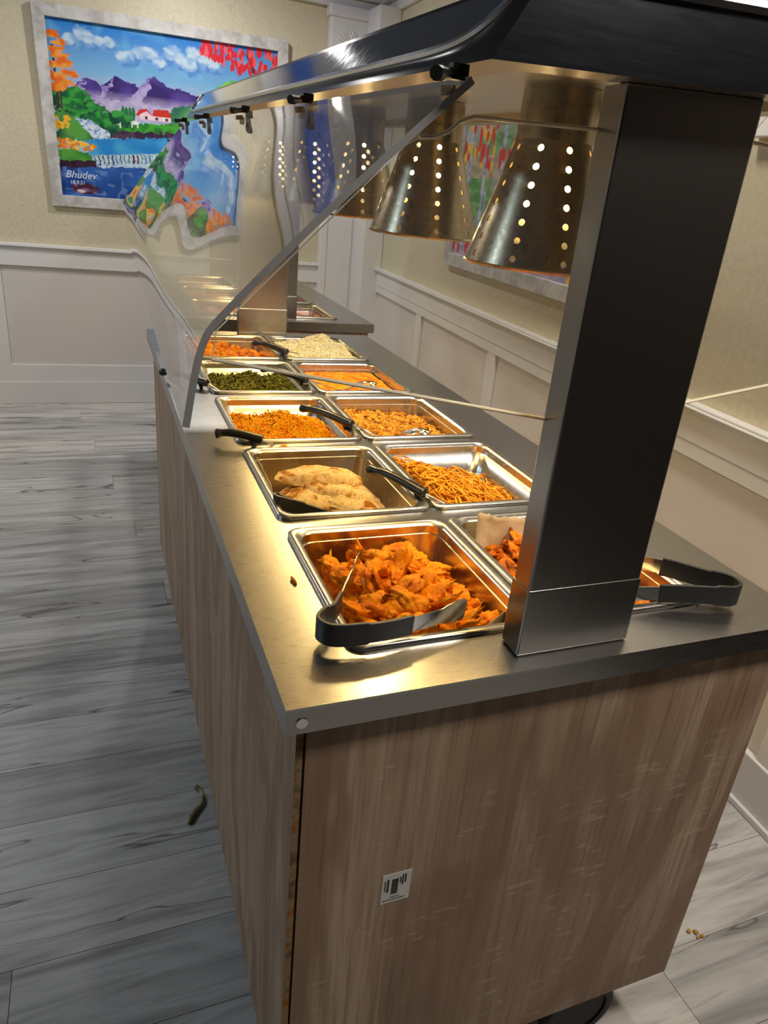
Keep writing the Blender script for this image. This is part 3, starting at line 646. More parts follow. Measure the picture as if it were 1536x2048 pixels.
# ------------------------------------------------------------------ heat lamps
RW = ['row beside its front post', 'middle row', 'row next to the painting wall']
bulb_m = Mat('lamp_bulb'); bulb_m.b.inputs['Base Color'].default_value = (1, .8, .5, 1); bulb_m.b.inputs['Emission Color'].default_value = (1, .74, .38, 1); bulb_m.b.inputs['Emission Strength'].default_value = 16
def heat_lamp(x, y, ztop, label, group, zoff=0.0):
    r = thing('heat_lamp', label, 'heat lamp', (x, y, ztop), group)
    r0, r1, za, zc = 0.045, 0.089, 1.414 + zoff, 1.276 + zoff
    rows, cols = 7, 9; V = []; F = []; Nn = []
    cn = math.atan2(r1 - r0, za - zc)
    def P(u, v, off):
        a = 2 * math.pi * u; q = r0 + (r1 - r0) * v + off; nn = Vector((math.cos(a) * math.cos(cn), math.sin(a) * math.cos(cn), math.sin(cn)))
        V.append((x + q * math.cos(a), y + q * math.sin(a), za + (zc - za) * v)); Nn.append(nn if off == 0 else -nn); return len(V) - 1
    for off in (0, -0.0012):
        for j in range(rows):
            for i in range(cols):
                u0, u1 = i / cols, (i + 1) / cols; v0, v1 = j / rows, (j + 1) / rows
                uc, vc = (u0 + u1) / 2, (v0 + v1) / 2; q = r0 + (r1 - r0) * vc
                du = 0.0040 / (2 * math.pi * q); dv = 0.0040 / 0.15; R_ = []
                for f_ in (1.0, 0.62, 0.0):
                    ring = []
                    for k in range(16):
                        a = 2 * math.pi * k / 16; ca, sa = math.cos(a), math.sin(a); mx = max(abs(ca), abs(sa))
                        ou, ov = (u1 - u0) / 2 * ca / mx, (v1 - v0) / 2 * sa / mx
                        ring.append(P(uc + ou * f_ + du * ca * (1 - f_), vc + ov * f_ + dv * sa * (1 - f_), off))
                    R_.append(ring)
                for ra, rb in zip(R_, R_[1:]):
                    for k in range(16):
                        qd = (ra[k], rb[k], rb[(k + 1) % 16], ra[(k + 1) % 16]); F.append(qd if off == 0 else qd[::-1])
    s = obj('shade', V, F, steel_shade, r, smooth=True, angle=3.2)
    s.data.normals_split_custom_set_from_vertices(Nn)
    MB().lathe([(r1 - 0.001, zc + 0.002), (r1 + 0.0015, zc), (r1 - 0.001, zc - 0.0025), (r1 - 0.002, zc)], (x, y), 36).build('rolled_rim', steel_shade, s, smooth=True)
    MB().lathe([(0.0, ztop - 0.001), (0.045, ztop - 0.001), (0.0455, za + 0.004), (0.0453, za - 0.003)], (x, y), 28).build('neck', steel_shade, r, smooth=True)
    b = MB().lathe([(0.004, za + 0.02), (0.016, za + 0.016), (0.017, za - 0.010), (0.030, za - 0.038), (0.033, za - 0.055), (0.026, za - 0.070), (0.0, za - 0.076)], (x, y), 20).build('bulb', bulb_m.m, r, smooth=True)
    ld = bpy.data.lights.new('bulb_light', 'POINT'); ld.energy = LAMP_W; ld.color = LAMP_C; ld.shadow_soft_size = 0.022
    lo = bpy.data.objects.new('bulb_light', ld); COL.objects.link(lo); lo.parent = r; lo.location = (0, 0, za - 0.103 - ztop)
    return r
which = ['beside the front post, over the pakora trays', 'over the flatbread and noodle trays', 'over the orange rice and chickpea trays', 'over the spinach and orange curry trays', 'over the white rice tray']
for i in range(5):
    yy = 0.255 + 0.36 * i
    heat_lamp(0.36, yy, zb1(0.36, yy) + 0.012, 'perforated metal cone heat lamp ' + which[i], 'heat lamps over the long food bar', 0.0105 * 0 + 0.0063 * i)
for i in range(3):
    yy = 0.24 + 0.36 * i
    heat_lamp(B2[0] + 0.36, B2[1] + yy, 1.455 + 0.012, 'perforated metal cone heat lamp over the rear food bar, ' + RW[i], 'heat lamps over the rear food bar')

# ------------------------------------------------------------------ trays
ZR = ZT + 0.0005
def rr(cx, cy, w_, h_, r_, z, n=5):
    out = []
    for k, (sx, sy) in enumerate(((1, 1), (-1, 1), (-1, -1), (1, -1))):
        for i in range(n + 1):
            a = math.pi / 2 * (k + i / n); out.append((cx + sx * (w_ / 2 - r_) + r_ * math.cos(a), cy + sy * (h_ / 2 - r_) + r_ * math.sin(a), z))
    return out
PWX, PWY = 0.2605, 0.322
def pan_c(col, row, ox=0, oy=0): return ox + 0.092 + col * 0.2655 + PWX / 2, oy + 0.077 + 0.36 * row + PWY / 2
def tray(col, row, depth, label, ox=0, oy=0, group='steel food trays in the long bar'):
    cx, cy = pan_c(col, row, ox, oy)
    r = thing('food_tray', label, 'tray', (cx, cy, ZR), group)
    Rm = MB().rings([rr(cx, cy, PWX, PWY, 0.020, ZR), rr(cx, cy, PWX, PWY, 0.020, ZR + 0.0045), rr(cx, cy, PWX - 0.005, PWY - 0.005, 0.019, ZR + 0.0065), rr(cx, cy, PWX - 0.022, PWY - 0.022, 0.022, ZR + 0.006), rr(cx, cy, PWX - 0.030, PWY - 0.030, 0.024, ZR + 0.0005)], False, False)
    Rm.build('rim', steel_pan, r, smooth=True, angle=0.9)
    Bd = MB().rings([rr(cx, cy, PWX - 0.030, PWY - 0.030, 0.024, ZR + 0.0005), rr(cx, cy, PWX - 0.032, PWY - 0.032, 0.024, ZR - 0.012), rr(cx, cy, PWX - 0.036, PWY - 0.036, 0.024, ZR - 0.0125), rr(cx, cy, PWX - 0.050, PWY - 0.050, 0.026, ZR - depth + 0.014), rr(cx, cy, PWX - 0.060, PWY - 0.060, 0.026, ZR - depth + 0.003), rr(cx, cy, PWX - 0.085, PWY - 0.085, 0.02, ZR - depth)], False, True)
    Bd.build('bowl', steel_pan, r, smooth=True, angle=1.2)
    return r
names = [('fried cauliflower pakora beside the front post', 'darker fried pakora on baking paper'), ('folded flatbread', 'brown noodles'), ('orange rice with green herbs', 'chickpea curry'), ('dark green spinach curry', 'smooth orange curry'), ('orange vegetable curry', 'plain white rice')]
depths = [(0.100, 0.100), (0.105, 0.066), (0.066, 0.10), (0.066, 0.10), (0.10, 0.066)]
for r_ in range(5):
    for c_ in range(2): tray(c_, r_, depths[r_][c_], 'stainless steel food tray filled with ' + names[r_][c_])
CW = ['open floor side', 'panelled wall side']
for r_ in range(3):
    for c_ in range(2): tray(c_, r_, 0.10, 'steel tray of red sauce, rear bar, %s, %s' % (RW[r_], CW[c_]), *B2, group='steel food trays in the rear bar')

# ------------------------------------------------------------------ food
def nz(x, y, s, z=0.0): return noise.noise((x * s, y * s, z))
def surf(name, col, row, hf, mat, label, cat, ox=0, oy=0, inset=0.050, n=30, kind='stuff', group=None):
    cx, cy = pan_c(col, row, ox, oy); w_, h_ = PWX - inset, PWY - inset; r_ = 0.024; v = []; f = []
    nx, ny = n, int(n * 1.25)
    for j in range(ny + 1):
        for i in range(nx + 1):
            u, t_ = i / nx * 2 - 1, j / ny * 2 - 1
            x, y = u * w_ / 2, t_ * h_ / 2
            ex, ey = abs(x) - (w_ / 2 - r_), abs(y) - (h_ / 2 - r_)
            if ex > 0 and ey > 0:
                q = math.hypot(ex, ey)
                if q > 1e-6:
                    k = r_ * max(ex, ey) / r_ / q; x = math.copysign(w_ / 2 - r_ + ex * k, x); y = math.copysign(h_ / 2 - r_ + ey * k, y)
            v.append((cx + x, cy + y, hf(u, t_)))
    for j in range(ny):
        for i in range(nx): a = j * (nx + 1) + i; f.append((a, a + 1, a + nx + 2, a + nx + 1))
    o = obj(name, v, f, mat, None, smooth=True, angle=3.2, org=(cx, cy, ZR - 0.07))
    tag(o, label, cat, group, kind); return o
def scatter(name, tv, tf, pos, scl, mat, org, axis=None, label=None, cat=None, parent=None, kind='stuff'):
    n = len(pos); tv = np.array(tv); k = len(tv)
    A = rng.normal(size=(n, 3))
    if axis is not None: A[:, 2] *= axis
    A /= np.linalg.norm(A, axis=1, keepdims=True); B = rng.normal(size=(n, 3)); B -= (B * A).sum(1, keepdims=True) * A; B /= np.linalg.norm(B, axis=1, keepdims=True); Cx = np.cross(A, B)
    s = np.asarray(scl).reshape(-1, 1) if hasattr(scl, '__len__') else np.full((n, 1), scl)
    Rt = np.stack([A, B, Cx], 1)                      # rows = axes
    V = np.einsum('vk,nkj->nvj', tv, Rt) * s[:, None, :] + np.asarray(pos)[:, None, :]
    F = [tuple(i * k + a for a in q) for i in range(n) for q in tf]
    o = obj(name, V.reshape(-1, 3), F, mat, parent, smooth=True, angle=3.2, org=org)
    o['kind'] = kind
    if label: tag(o, label, cat)
    return o
GR_V = [(-1, 0, 0), (-.35, .30, .0), (-.35, -.15, .26), (-.35, -.15, -.26), (.35, .30, 0), (.35, -.15, .26), (.35, -.15, -.26), (1, 0, 0)]
GR_F = [(0, 1, 2), (0, 2, 3), (0, 3, 1), (1, 4, 5, 2), (2, 5, 6, 3), (3, 6, 4, 1), (4, 7, 5), (5, 7, 6), (6, 7, 4)]
def ico(sub):
    import bmesh
    bm = bmesh.new(); bmesh.ops.create_icosphere(bm, subdivisions=sub, radius=1.0)
    bm.verts.ensure_lookup_table(); v = [tuple(q.co) for q in bm.verts]; f = [tuple(q.index for q in p.verts) for p in bm.faces]; bm.free(); return v, f
I1 = ico(1); I2 = ico(2); I4 = ico(4)
def pts_on(col, row, hf, n, lift=0.0, ox=0, oy=0, inset=0.056, jit=0.0):
    cx, cy = pan_c(col, row, ox, oy); out = []
    for _ in range(n):
        u, t_ = random.uniform(-1, 1), random.uniform(-1, 1)
        if abs(u) > .85 and abs(t_) > .88: continue
        out.append((cx + u * (PWX - inset) / 2, cy + t_ * (PWY - inset) / 2, hf(u, t_) + lift + random.uniform(-jit, jit)))
    return out

pak_m = m_food('pakora_batter', [(0.2, srgb(190, 92, 0)), (0.40, srgb(240, 134, 0)), (0.56, srgb(255, 164, 20)), (0.75, srgb(246, 146, 4))], 26, 0.45, 0.9, 0.004, 90, rnd=9.0)
pak_m2 = m_food('pakora_batter_dark', [(0.25, srgb(120, 56, 4)), (0.45, srgb(206, 104, 10)), (0.6, srgb(236, 136, 24)), (0.8, srgb(160, 104, 40))], 30, 0.5, 0.9, 0.004, 90, rnd=9.0)
def pakora_mesh(k, mat, flake):
    v, f = I4; out = []; rs = random.Random(k); off = Vector((rs.uniform(-50, 50), rs.uniform(-50, 50), rs.uniform(-50, 50)))
    sx, sy, sz = rs.uniform(.9, 1.35), rs.uniform(.55, .95), rs.uniform(.32, .6) * (0.7 if flake else 1); bend = rs.uniform(-.5, .5)
    for p in v:
        q = Vector(p); d = 0.55 * noise.noise(q * 1.3 + off) + 0.30 * (1 - 2 * abs(noise.noise(q * 2.6 + off * 1.3))) + 0.12 * noise.noise(q * 6 + off) + 0.06 * noise.noise(q * 13 + off)
        q = q * (0.86 + d); q = Vector((q.x * sx, q.y * sy, q.z * sz)); q.z += bend * q.x * q.x * .6 + 0.25 * rs.choice((1,)) * q.y * q.y * bend
        out.append(q * 0.027)
    me = bpy.data.meshes.new('pakora_piece'); me.from_pydata([tuple(p) for p in out], [], f); me.materials.append(mat); me.polygons.foreach_set('use_smooth', [True] * len(me.polygons)); return me
pk = [pakora_mesh(i, pak_m, i % 2) for i in range(9)]; pk2 = [pakora_mesh(40 + i, pak_m2, i % 2) for i in range(6)]
def pakora_pile(col, row, meshes, layers, hf, name, label, group, seed):
    cx, cy = pan_c(col, row); rs = random.Random(seed)
    for li, (nx, ny, lift, ins) in enumerate(layers):
        for j in range(ny):
            for i in range(nx):
                u = ((i + .5 + rs.uniform(-.28, .28)) / nx * 2 - 1); t_ = ((j + .5 + rs.uniform(-.28, .28)) / ny * 2 - 1)
                if (li and rs.random() < 0.08): continue
                o = bpy.data.objects.new(name, rs.choice(meshes)); COL.objects.link(o)
                o.location = (cx + u * (PWX / 2 - ins), cy + t_ * (PWY / 2 - ins), hf(u, t_) + lift + rs.uniform(-.003, .004))
                o.rotation_euler = (rs.uniform(-.7, .7), rs.uniform(-.7, .7), rs.uniform(0, 6.28)); s = rs.uniform(.78, 1.12); o.scale = (s, s, s)
                tag(o, label, 'pakora', group)
h1 = lambda u, t_: ZR - 0.053 + 0.024 * math.exp(-((u - .05) ** 2 + (t_ + .05) ** 2) * 1.1) - 0.012 * max(0, u) + 0.006 * max(0, -t_)
pakora_pile(0, 0, pk, [(5, 6, -0.022, 0.052), (6, 8, 0.002, 0.046), (6, 8, 0.019, 0.048), (4, 4, 0.034, 0.082)], h1, 'pakora', 'orange fried pakora piece in the tray with the open tongs', 'orange pakora pieces', 5)
h2 = lambda u, t_: ZR - 0.050 + 0.026 * math.exp(-(u ** 2 + t_ ** 2) * 1.2)
pakora_pile(1, 0, pk2, [(5, 6, -0.02, 0.055), (6, 7, 0.004, 0.052), (4, 5, 0.022, 0.07)], h2, 'pakora', 'browner fried pakora piece on baking paper in the tray behind the post', 'brown pakora pieces', 6)

# baking paper
def paper(name, grid, label):
    ny, nx = len(grid), len(grid[0]); v = [Vector(p) + Vector((0, 0, 0.0)) for r_ in grid for p in r_]
    f = [(j * nx + i, j * nx + i + 1, (j + 1) * nx + i + 1, (j + 1) * nx + i) for j in range(ny - 1) for i in range(nx - 1)]
    o = obj(name, v, f, parch, None, smooth=True, angle=3.2, org=v[0], solid=0.0004); tag(o, label, 'baking paper'); return o
def crumple(p0, p1, up0, up1, n=16, m_=10, amp=0.006, seed=0, lean=(0, 0), jag=0.0):
    p0, p1 = Vector(p0), Vector(p1); g = []
    for j in range(m_ + 1):
        row_ = []
        for i in range(n + 1):
            a, b = i / n, j / m_; q = p0.lerp(p1, a); h = up0 + (up1 - up0) * a
            if j == m_ and jag: h += jag * (i % 2)
            d = amp * (1 - 2 * abs(noise.noise((a * 3.1 + seed, b * 2.3, seed * 1.7)))) * (0.3 + b)
            q = q + Vector((lean[0] * b * h + d, lean[1] * b * h + d * .6, h * b)); row_.append(q)
        g.append(row_)
    return g
paper('baking_paper', crumple((0.394, 0.352, 0.80), (0.52, 0.360, 0.80), 0.084, 0.058, seed=1, lean=(-.05, .10), amp=.008, jag=.004), 'crumpled baking paper standing in the tray of browner pakora')
paper('baking_paper', crumple((0.275, 0.104, 0.80), (0.332, 0.150, 0.80), 0.056, 0.040, n=10, seed=4, lean=(.12, -.02), amp=.003, jag=.002), 'corner of baking paper in the tray of orange pakora with the open tongs')
paper('baking_paper', crumple((0.123, 0.55, 0.775), (0.119, 0.712, 0.775), 0.066, 0.090, n=10, seed=7, lean=(-.10, 0), amp=.003), 'sheet of baking paper up the side of the flatbread tray')

# flatbread
naan_m = m_food('flatbread_crust', [(0.30, srgb(156, 94, 32)), (0.36, srgb(206, 152, 78)), (0.45, srgb(226, 188, 122)), (0.58, srgb(238, 210, 152)), (0.66, srgb(214, 164, 90)), (0.72, srgb(242, 216, 160))], 34, 0.6, 0.5, 0.002, 80, rnd=4.0)
def naan(loc, rz, sx, sy, bulge, seed, tilt=(0, 0)):
    rs = random.Random(seed); n, k = 30, 9; top, botm = [], []
    for q, sgn in ((top, 1), (botm, -1)):
        for j in range(k + 1):
            for i in range(n):
                a = 2 * math.pi * i / n; r_ = j / k * (1 + .10 * noise.noise((math.cos(a) * 1.4 + seed, math.sin(a) * 1.4, seed)) + .04 * noise.noise((math.cos(a) * 5 + seed, math.sin(a) * 5, 3)))
                x, y = r_ * math.cos(a) * sx, r_ * math.sin(a) * sy * (1.0 if math.sin(a) > 0 else 0.45)
                z = bulge * (1 - (j / k) ** 2) + 0.006 * noise.noise((x * 28 + seed, y * 28, 1)) + 0.003 * noise.noise((x * 70, y * 70 + seed, 2))
                z += sgn * 0.0058 * math.sqrt(max(0, 1 - (j / k) ** 6)); q.append((x, y, z))
    v = top + botm; N_ = len(top); f = []
    for j in range(k):
        for i in range(n):
            a, b = j * n + i, j * n + (i + 1) % n; c, d = a + n, b + n
            if j == 0: f += [(a, c, d)]; f += [(N_ + a, N_ + d, N_ + c)]
            else: f += [(a, c, d, b), (N_ + a, N_ + b, N_ + d, N_ + c)]
    for i in range(n): f.append((k * n + i, N_ + k * n + i, N_ + k * n + (i + 1) % n, k * n + (i + 1) % n))
    o = obj('flatbread', v, f, naan_m, None, smooth=True, angle=3.2); o.location = loc; o.rotation_euler = (tilt[0], tilt[1], rz)
    return tag(o, 'golden browned folded flatbread piece in the overlapping pile', 'flatbread', 'flatbread pieces in the tray')
nx_, ny_ = pan_c(0, 1)
NN = ((0, 0, -.092, .3, .092, .10, .010, (0, 0)), (.008, -.02, -.078, -.5, .088, .09, .008, (.02, .03)), (.044, -.080, -.064, -.55, .056, .056, .006, (.02, .08)), (-.014, .0, -.064, .4, .088, .088, .012, (.05, -.05)),
      (.040, -.060, -.050, -.66, .062, .056, .008, (.06, .10)), (.028, -.040, -.037, -.58, .068, .054, .008, (.10, .10)), (-.034, -.014, -.042, .12, .070, .070, .016, (.14, -.08)), (.012, -.012, -.025, -.48, .074, .050, .010, (.14, .08)), (-.012, .024, -.014, -.28, .080, .050, .012, (.20, .00)))
od = ['lowest', 'second lowest', 'third lowest', 'fourth lowest', 'middle', 'fourth from the top', 'third from the top', 'second from the top', 'topmost']
for i, (dx, dy, dz, rz, sx, sy, bu, tl) in enumerate(NN):
    o = naan((nx_ + dx, ny_ + dy, ZR + dz), rz, sx, sy, bu, i + 3, tl); o['label'] = 'golden browned folded flatbread piece, %s of the pile in the tray' % od[i]

# noodles
hN = lambda u, t_: ZR - 0.050 + 0.026 * max(0, -u + .1) + 0.030 * math.exp(-((u + .35) ** 2 + (t_ + .1) ** 2) * 2.2) - 0.012 * max(0, u - .3)
nood_m = m_food('noodle', [(0.3, srgb(192, 116, 6)), (0.5, srgb(230, 154, 26)), (0.75, srgb(240, 178, 50))], 60, 0.35, 0.2, coat=0.15)
cx, cy = pan_c(1, 1); mb = MB()
for k in range(330):
    u, t_ = random.uniform(-.95, .75), random.uniform(-.95, .92)
    if u > .2 and t_ > .35 and random.random() < .85: continue
    a = random.uniform(0, 6.28); cur = random.uniform(-5, 5); P_ = []; lift = random.uniform(-.006, .014)
    for i in range(15):
        x, y = u * (PWX - .056) / 2, t_ * (PWY - .056) / 2
        P_.append((cx + x, cy + y, hN(u, t_) + lift + 0.004 * math.sin(i * .9 + k)))
        a += cur * .09 + random.uniform(-.25, .25); u += math.cos(a) * .085; t_ += math.sin(a) * .068
        if abs(u) > .97 or abs(t_) > .97: a += 2.2; u = max(-.97, min(.97, u)); t_ = max(-.97, min(.97, t_))
    mb.tube(P_, 0.0016, 5)
o = mb.build('noodles', nood_m, None, smooth=True, angle=3.2, org=(cx, cy, ZR - 0.066)); tag(o, 'tangled heap of brown stir-fried noodles in a steel tray', 'noodles', kind='stuff')
nb = surf('noodle_bed', 1, 1, lambda u, t_: hN(u, t_) - .008 + .003 * nz(u, t_, 9), nood_m, None, None, inset=0.058); nb.parent = o; nb.matrix_parent_inverse = o.matrix_world.inverted(); nb.location = nb.location - o.location; nb.matrix_parent_inverse = Matrix()

# orange rice
hR = lambda u, t_: ZR - 0.030 + 0.016 * nz(u, t_, 1.7, 3) + 0.008 * nz(u, t_, 5, 1) + 0.016 * math.exp(-(u ** 2 + (t_ + .2) ** 2) * 1.2) - 0.010 * max(0, u - .4)
riceo = m_food('saffron_rice', [(0.3, srgb(240, 140, 0)), (0.5, srgb(255, 178, 0)), (0.75, srgb(255, 200, 30))], 55, 0.5, 0.3, rnd=0)
cx, cy = pan_c(0, 2)
o = surf('orange_rice', 0, 2, lambda u, t_: hR(u, t_) - .003, riceo, 'heap of bright orange rice with green herbs in a steel tray', 'rice', inset=0.058)
scatter('rice_grains', GR_V, GR_F, pts_on(0, 2, hR, 5200, 0.0, jit=.004), rng.uniform(.0034, .0050, 5200)[:0].tolist() or 0.0042, riceo, None, 0.7, parent=o)
herb = m_food('herb_leaf', [(0.3, srgb(40, 60, 16)), (0.7, srgb(84, 96, 30))], 40, 0.6, 0.2)
scatter('herb_flakes', GR_V, GR_F, pts_on(0, 2, hR, 34, 0.002), 0.0055, herb, None, 0.6, parent=o)
# chickpeas
hC = lambda u, t_: ZR - 0.026 + 0.006 * nz(u, t_, 3, 8) - 0.006 * u - 0.004 * t_
chm = m_food('chickpea', [(0.3, srgb(140, 84, 10)), (0.5, srgb(190, 128, 26)), (0.75, srgb(220, 164, 56))], 45, 0.5, 0.2)
chs = m_food('chickpea_gravy', [(0.3, srgb(104, 60, 8)), (0.7, srgb(152, 96, 20))], 60, 0.5, 0.6)
o = surf('chickpea_curry', 1, 2, lambda u, t_: hC(u, t_) - .002, chs, 'brown chickpea curry in a steel tray', 'curry', inset=0.048)
v_, f_ = I2
scatter('chickpeas', [(x * 1.05, y * .95, z * .92) for x, y, z in v_], f_, pts_on(1, 2, hC, 820, 0.001, inset=.06, jit=.002), 0.0058, chm, None, parent=o)
scatter('onion_bits', GR_V, GR_F, pts_on(1, 2, hC, 160, 0.004), 0.0060, m_food('red_onion', [(0.3, srgb(130, 50, 30)), (0.7, srgb(190, 110, 60))], 30, 0.4), None, 0.6, parent=o)
# spinach
hG = lambda u, t_: ZR - 0.026 + 0.012 * nz(u, t_, 3, 5) + 0.010 * (1 - 2 * abs(nz(u, t_, 6, 2))) - 0.012 * max(0, t_ - .4)
sag = m_food('cooked_spinach', [(0.3, srgb(40, 44, 8)), (0.5, srgb(104, 104, 26)), (0.72, srgb(148, 142, 54))], 70, 0.6, 0.9, 0.004)
o = surf('spinach_curry', 0, 3, hG, sag, 'dark green chopped spinach curry in a steel tray', 'curry', inset=0.056, n=50)
scatter('spinach_shreds', GR_V, GR_F, pts_on(0, 3, hG, 1500, 0.002, jit=.003), 0.0062, sag, None, 0.5, parent=o)
# orange curry
hT = lambda u, t_: ZR - 0.018 + 0.003 * nz(u, t_, 3, 4) + 0.0012 * nz(u, t_, 12, 4)
tik = m_food('orange_curry_sauce', [(0.3, srgb(206, 106, 0)), (0.5, srgb(236, 138, 0)), (0.72, srgb(246, 164, 20))], 34, 0.50, 0.35, 0.002)
o = surf('orange_curry', 1, 3, hT, tik, 'smooth glossy orange curry in a steel tray', 'curry', inset=0.048)
scatter('curry_chunks', I2[0], I2[1], pts_on(1, 3, hT, 34, -0.004), 0.010, tik, None, 0.3, parent=o)
# orange vegetable curry and white rice
hM = lambda u, t_: ZR - 0.024 + 0.014 * nz(u, t_, 2, 9) - 0.022 * max(0, u - .1) + .010 * max(0, -u)
man = m_food('vegetable_curry', [(0.3, srgb(180, 84, 0)), (0.48, srgb(236, 136, 0)), (0.62, srgb(246, 164, 20)), (0.8, srgb(206, 156, 50))], 40, 0.5, 0.7, 0.004)
o = surf('vegetable_curry', 0, 4, lambda u, t_: hM(u, t_) - .004, man, 'chunky orange vegetable curry in the tray beside the white rice', 'curry', inset=0.052)
scatter('vegetable_chunks', I2[0], I2[1], pts_on(0, 4, hM, 260, 0.0, jit=.004), rng.uniform(.006, .013, 260)[:0].tolist() or 0.0098, man, None, 0.4, parent=o)
hW = lambda u, t_: ZR - 0.012 + 0.030 * math.exp(-((u - .15) ** 2 * 1.2 + (t_ - .2) ** 2 * 1.0)) + 0.012 * nz(u, t_, 2.2, 6) + 0.016 * math.exp(-((u - .45) ** 2 * 9 + (t_ - .5) ** 2 * 7))
ricew = m_food('white_rice', [(0.3, srgb(236, 222, 176)), (0.6, srgb(252, 245, 216))], 80, 0.5, 0.3)
o = surf('white_rice', 1, 4, lambda u, t_: hW(u, t_) - .003, ricew, 'mound of plain white rice in a steel tray', 'rice', inset=0.050)
scatter('rice_grains', GR_V, GR_F, pts_on(1, 4, hW, 5200, 0.0, jit=.003), 0.0046, ricew, None, 0.6, parent=o)
redm = m_food('red_sauce', [(0.3, srgb(120, 40, 16)), (0.55, srgb(158, 62, 26)), (0.8, srgb(180, 84, 40))], 18, 0.22, 0.3, coat=0.5)
for r_ in range(3):
    for c_ in range(2): surf('red_sauce', c_, r_, lambda u, t_: ZR - 0.020 + .003 * nz(u, t_, 3, r_ + c_ * 4), redm, 'reddish-brown sauce in the rear bar, %s, %s' % (RW[r_], CW[c_]), 'sauce', *B2, inset=0.046, n=14, group='red sauces in the rear bar')

# ------------------------------------------------------------------ tongs and spoons
def seg_split(P_, t_):
    L_ = [0]
    for a, b in zip(P_, P_[1:]): L_.append(L_[-1] + (b - a).length)
    k = max(i for i, q in enumerate(L_) if q <= t_ * L_[-1]); return k
def tongs(label, loopP, armA, armB, wd, gripA=.52, gripB=.52, steelA=True):
    """loopP: back loop from arm A root to arm B root; arms run root -> tip; strips stand on edge"""
    org = Vector(loopP[len(loopP) // 2])
    r = thing('tongs', label, 'tongs', org)
    A = smoothpath(armA, 8); Bp = smoothpath(armB, 8); Lp = smoothpath(loopP, 6)
    ka, kb = seg_split(A, gripA), seg_split(Bp, gripB)
    path = [*reversed(A[:ka + 1]), *Lp[1:-1], *Bp[:kb + 1]]
    n = len(path); hs = []
    for i in range(n):
        s = abs(i / (n - 1) - ka / n if i < ka else 0); hs.append(wd * (1.0 if 0.25 < i / n < .75 else 0.88))
    MB().blade(path, hs, 0.0046).build('grip', grip, r, smooth=True, angle=0.7, bevel=0.0008)
    for arm, k in ((A, ka), (Bp, kb)):
        q = arm[max(0, k - 2):]; m_ = len(q); h = []
        for i in range(m_):
            s = i / (m_ - 1); h.append(wd * (0.66 + 0.05 * s) if s < .68 else wd * (0.80 + 0.22 * math.sin((s - .68) / .32 * math.pi)) + (0.0022 if i % 2 else 0))
        MB().blade(q, h, 0.0016).build('arm', steel_cut, r, smooth=True, angle=0.9)
    return r
tongs('open steel tongs with charcoal grip resting on the orange pakora tray rim',
      [(0.090, 0.080, .884), (0.069, 0.086, .884), (0.060, 0.104, .884), (0.071, 0.120, .884), (0.086, 0.128, .885)],
      [(0.090, 0.080, .884), (0.125, 0.078, .885), (0.16, 0.083, .884), (0.20, 0.094, .882), (0.252, 0.112, .879)],
      [(0.086, 0.128, .885), (0.102, 0.152, .886), (0.118, 0.180, .886), (0.137, 0.212, .886), (0.158, 0.250, .884)], 0.029, .50, .22)
tongs('steel tongs with charcoal grip lying across the tray of browner pakora',
      [(0.630, 0.052, .884), (0.646, 0.055, .884), (0.651, 0.068, .885), (0.643, 0.081, .887), (0.628, 0.089, .889)],
      [(0.630, 0.052, .884), (0.600, 0.060, .885), (0.560, 0.074, .884), (0.52, 0.090, .880), (0.44, 0.125, .868)],
      [(0.628, 0.089, .889), (0.600, 0.110, .892), (0.572, 0.132, .894), (0.53, 0.160, .892), (0.45, 0.20, .882)], 0.031, .52, .36)
tongs('dark-gripped tongs tucked beside the flatbread pile',
      [(0.118, 0.508, .858), (0.104, 0.514, .862), (0.100, 0.506, .864), (0.104, 0.497, .864), (0.114, 0.493, .862)],
      [(0.118, 0.508, .858), (0.14, 0.502, .846), (0.165, 0.497, .832), (0.20, 0.495, .812), (0.235, 0.50, .80)],
      [(0.114, 0.493, .862), (0.14, 0.483, .857), (0.165, 0.474, .850), (0.195, 0.468, .842), (0.225, 0.470, .830)], 0.026, .6, .80)
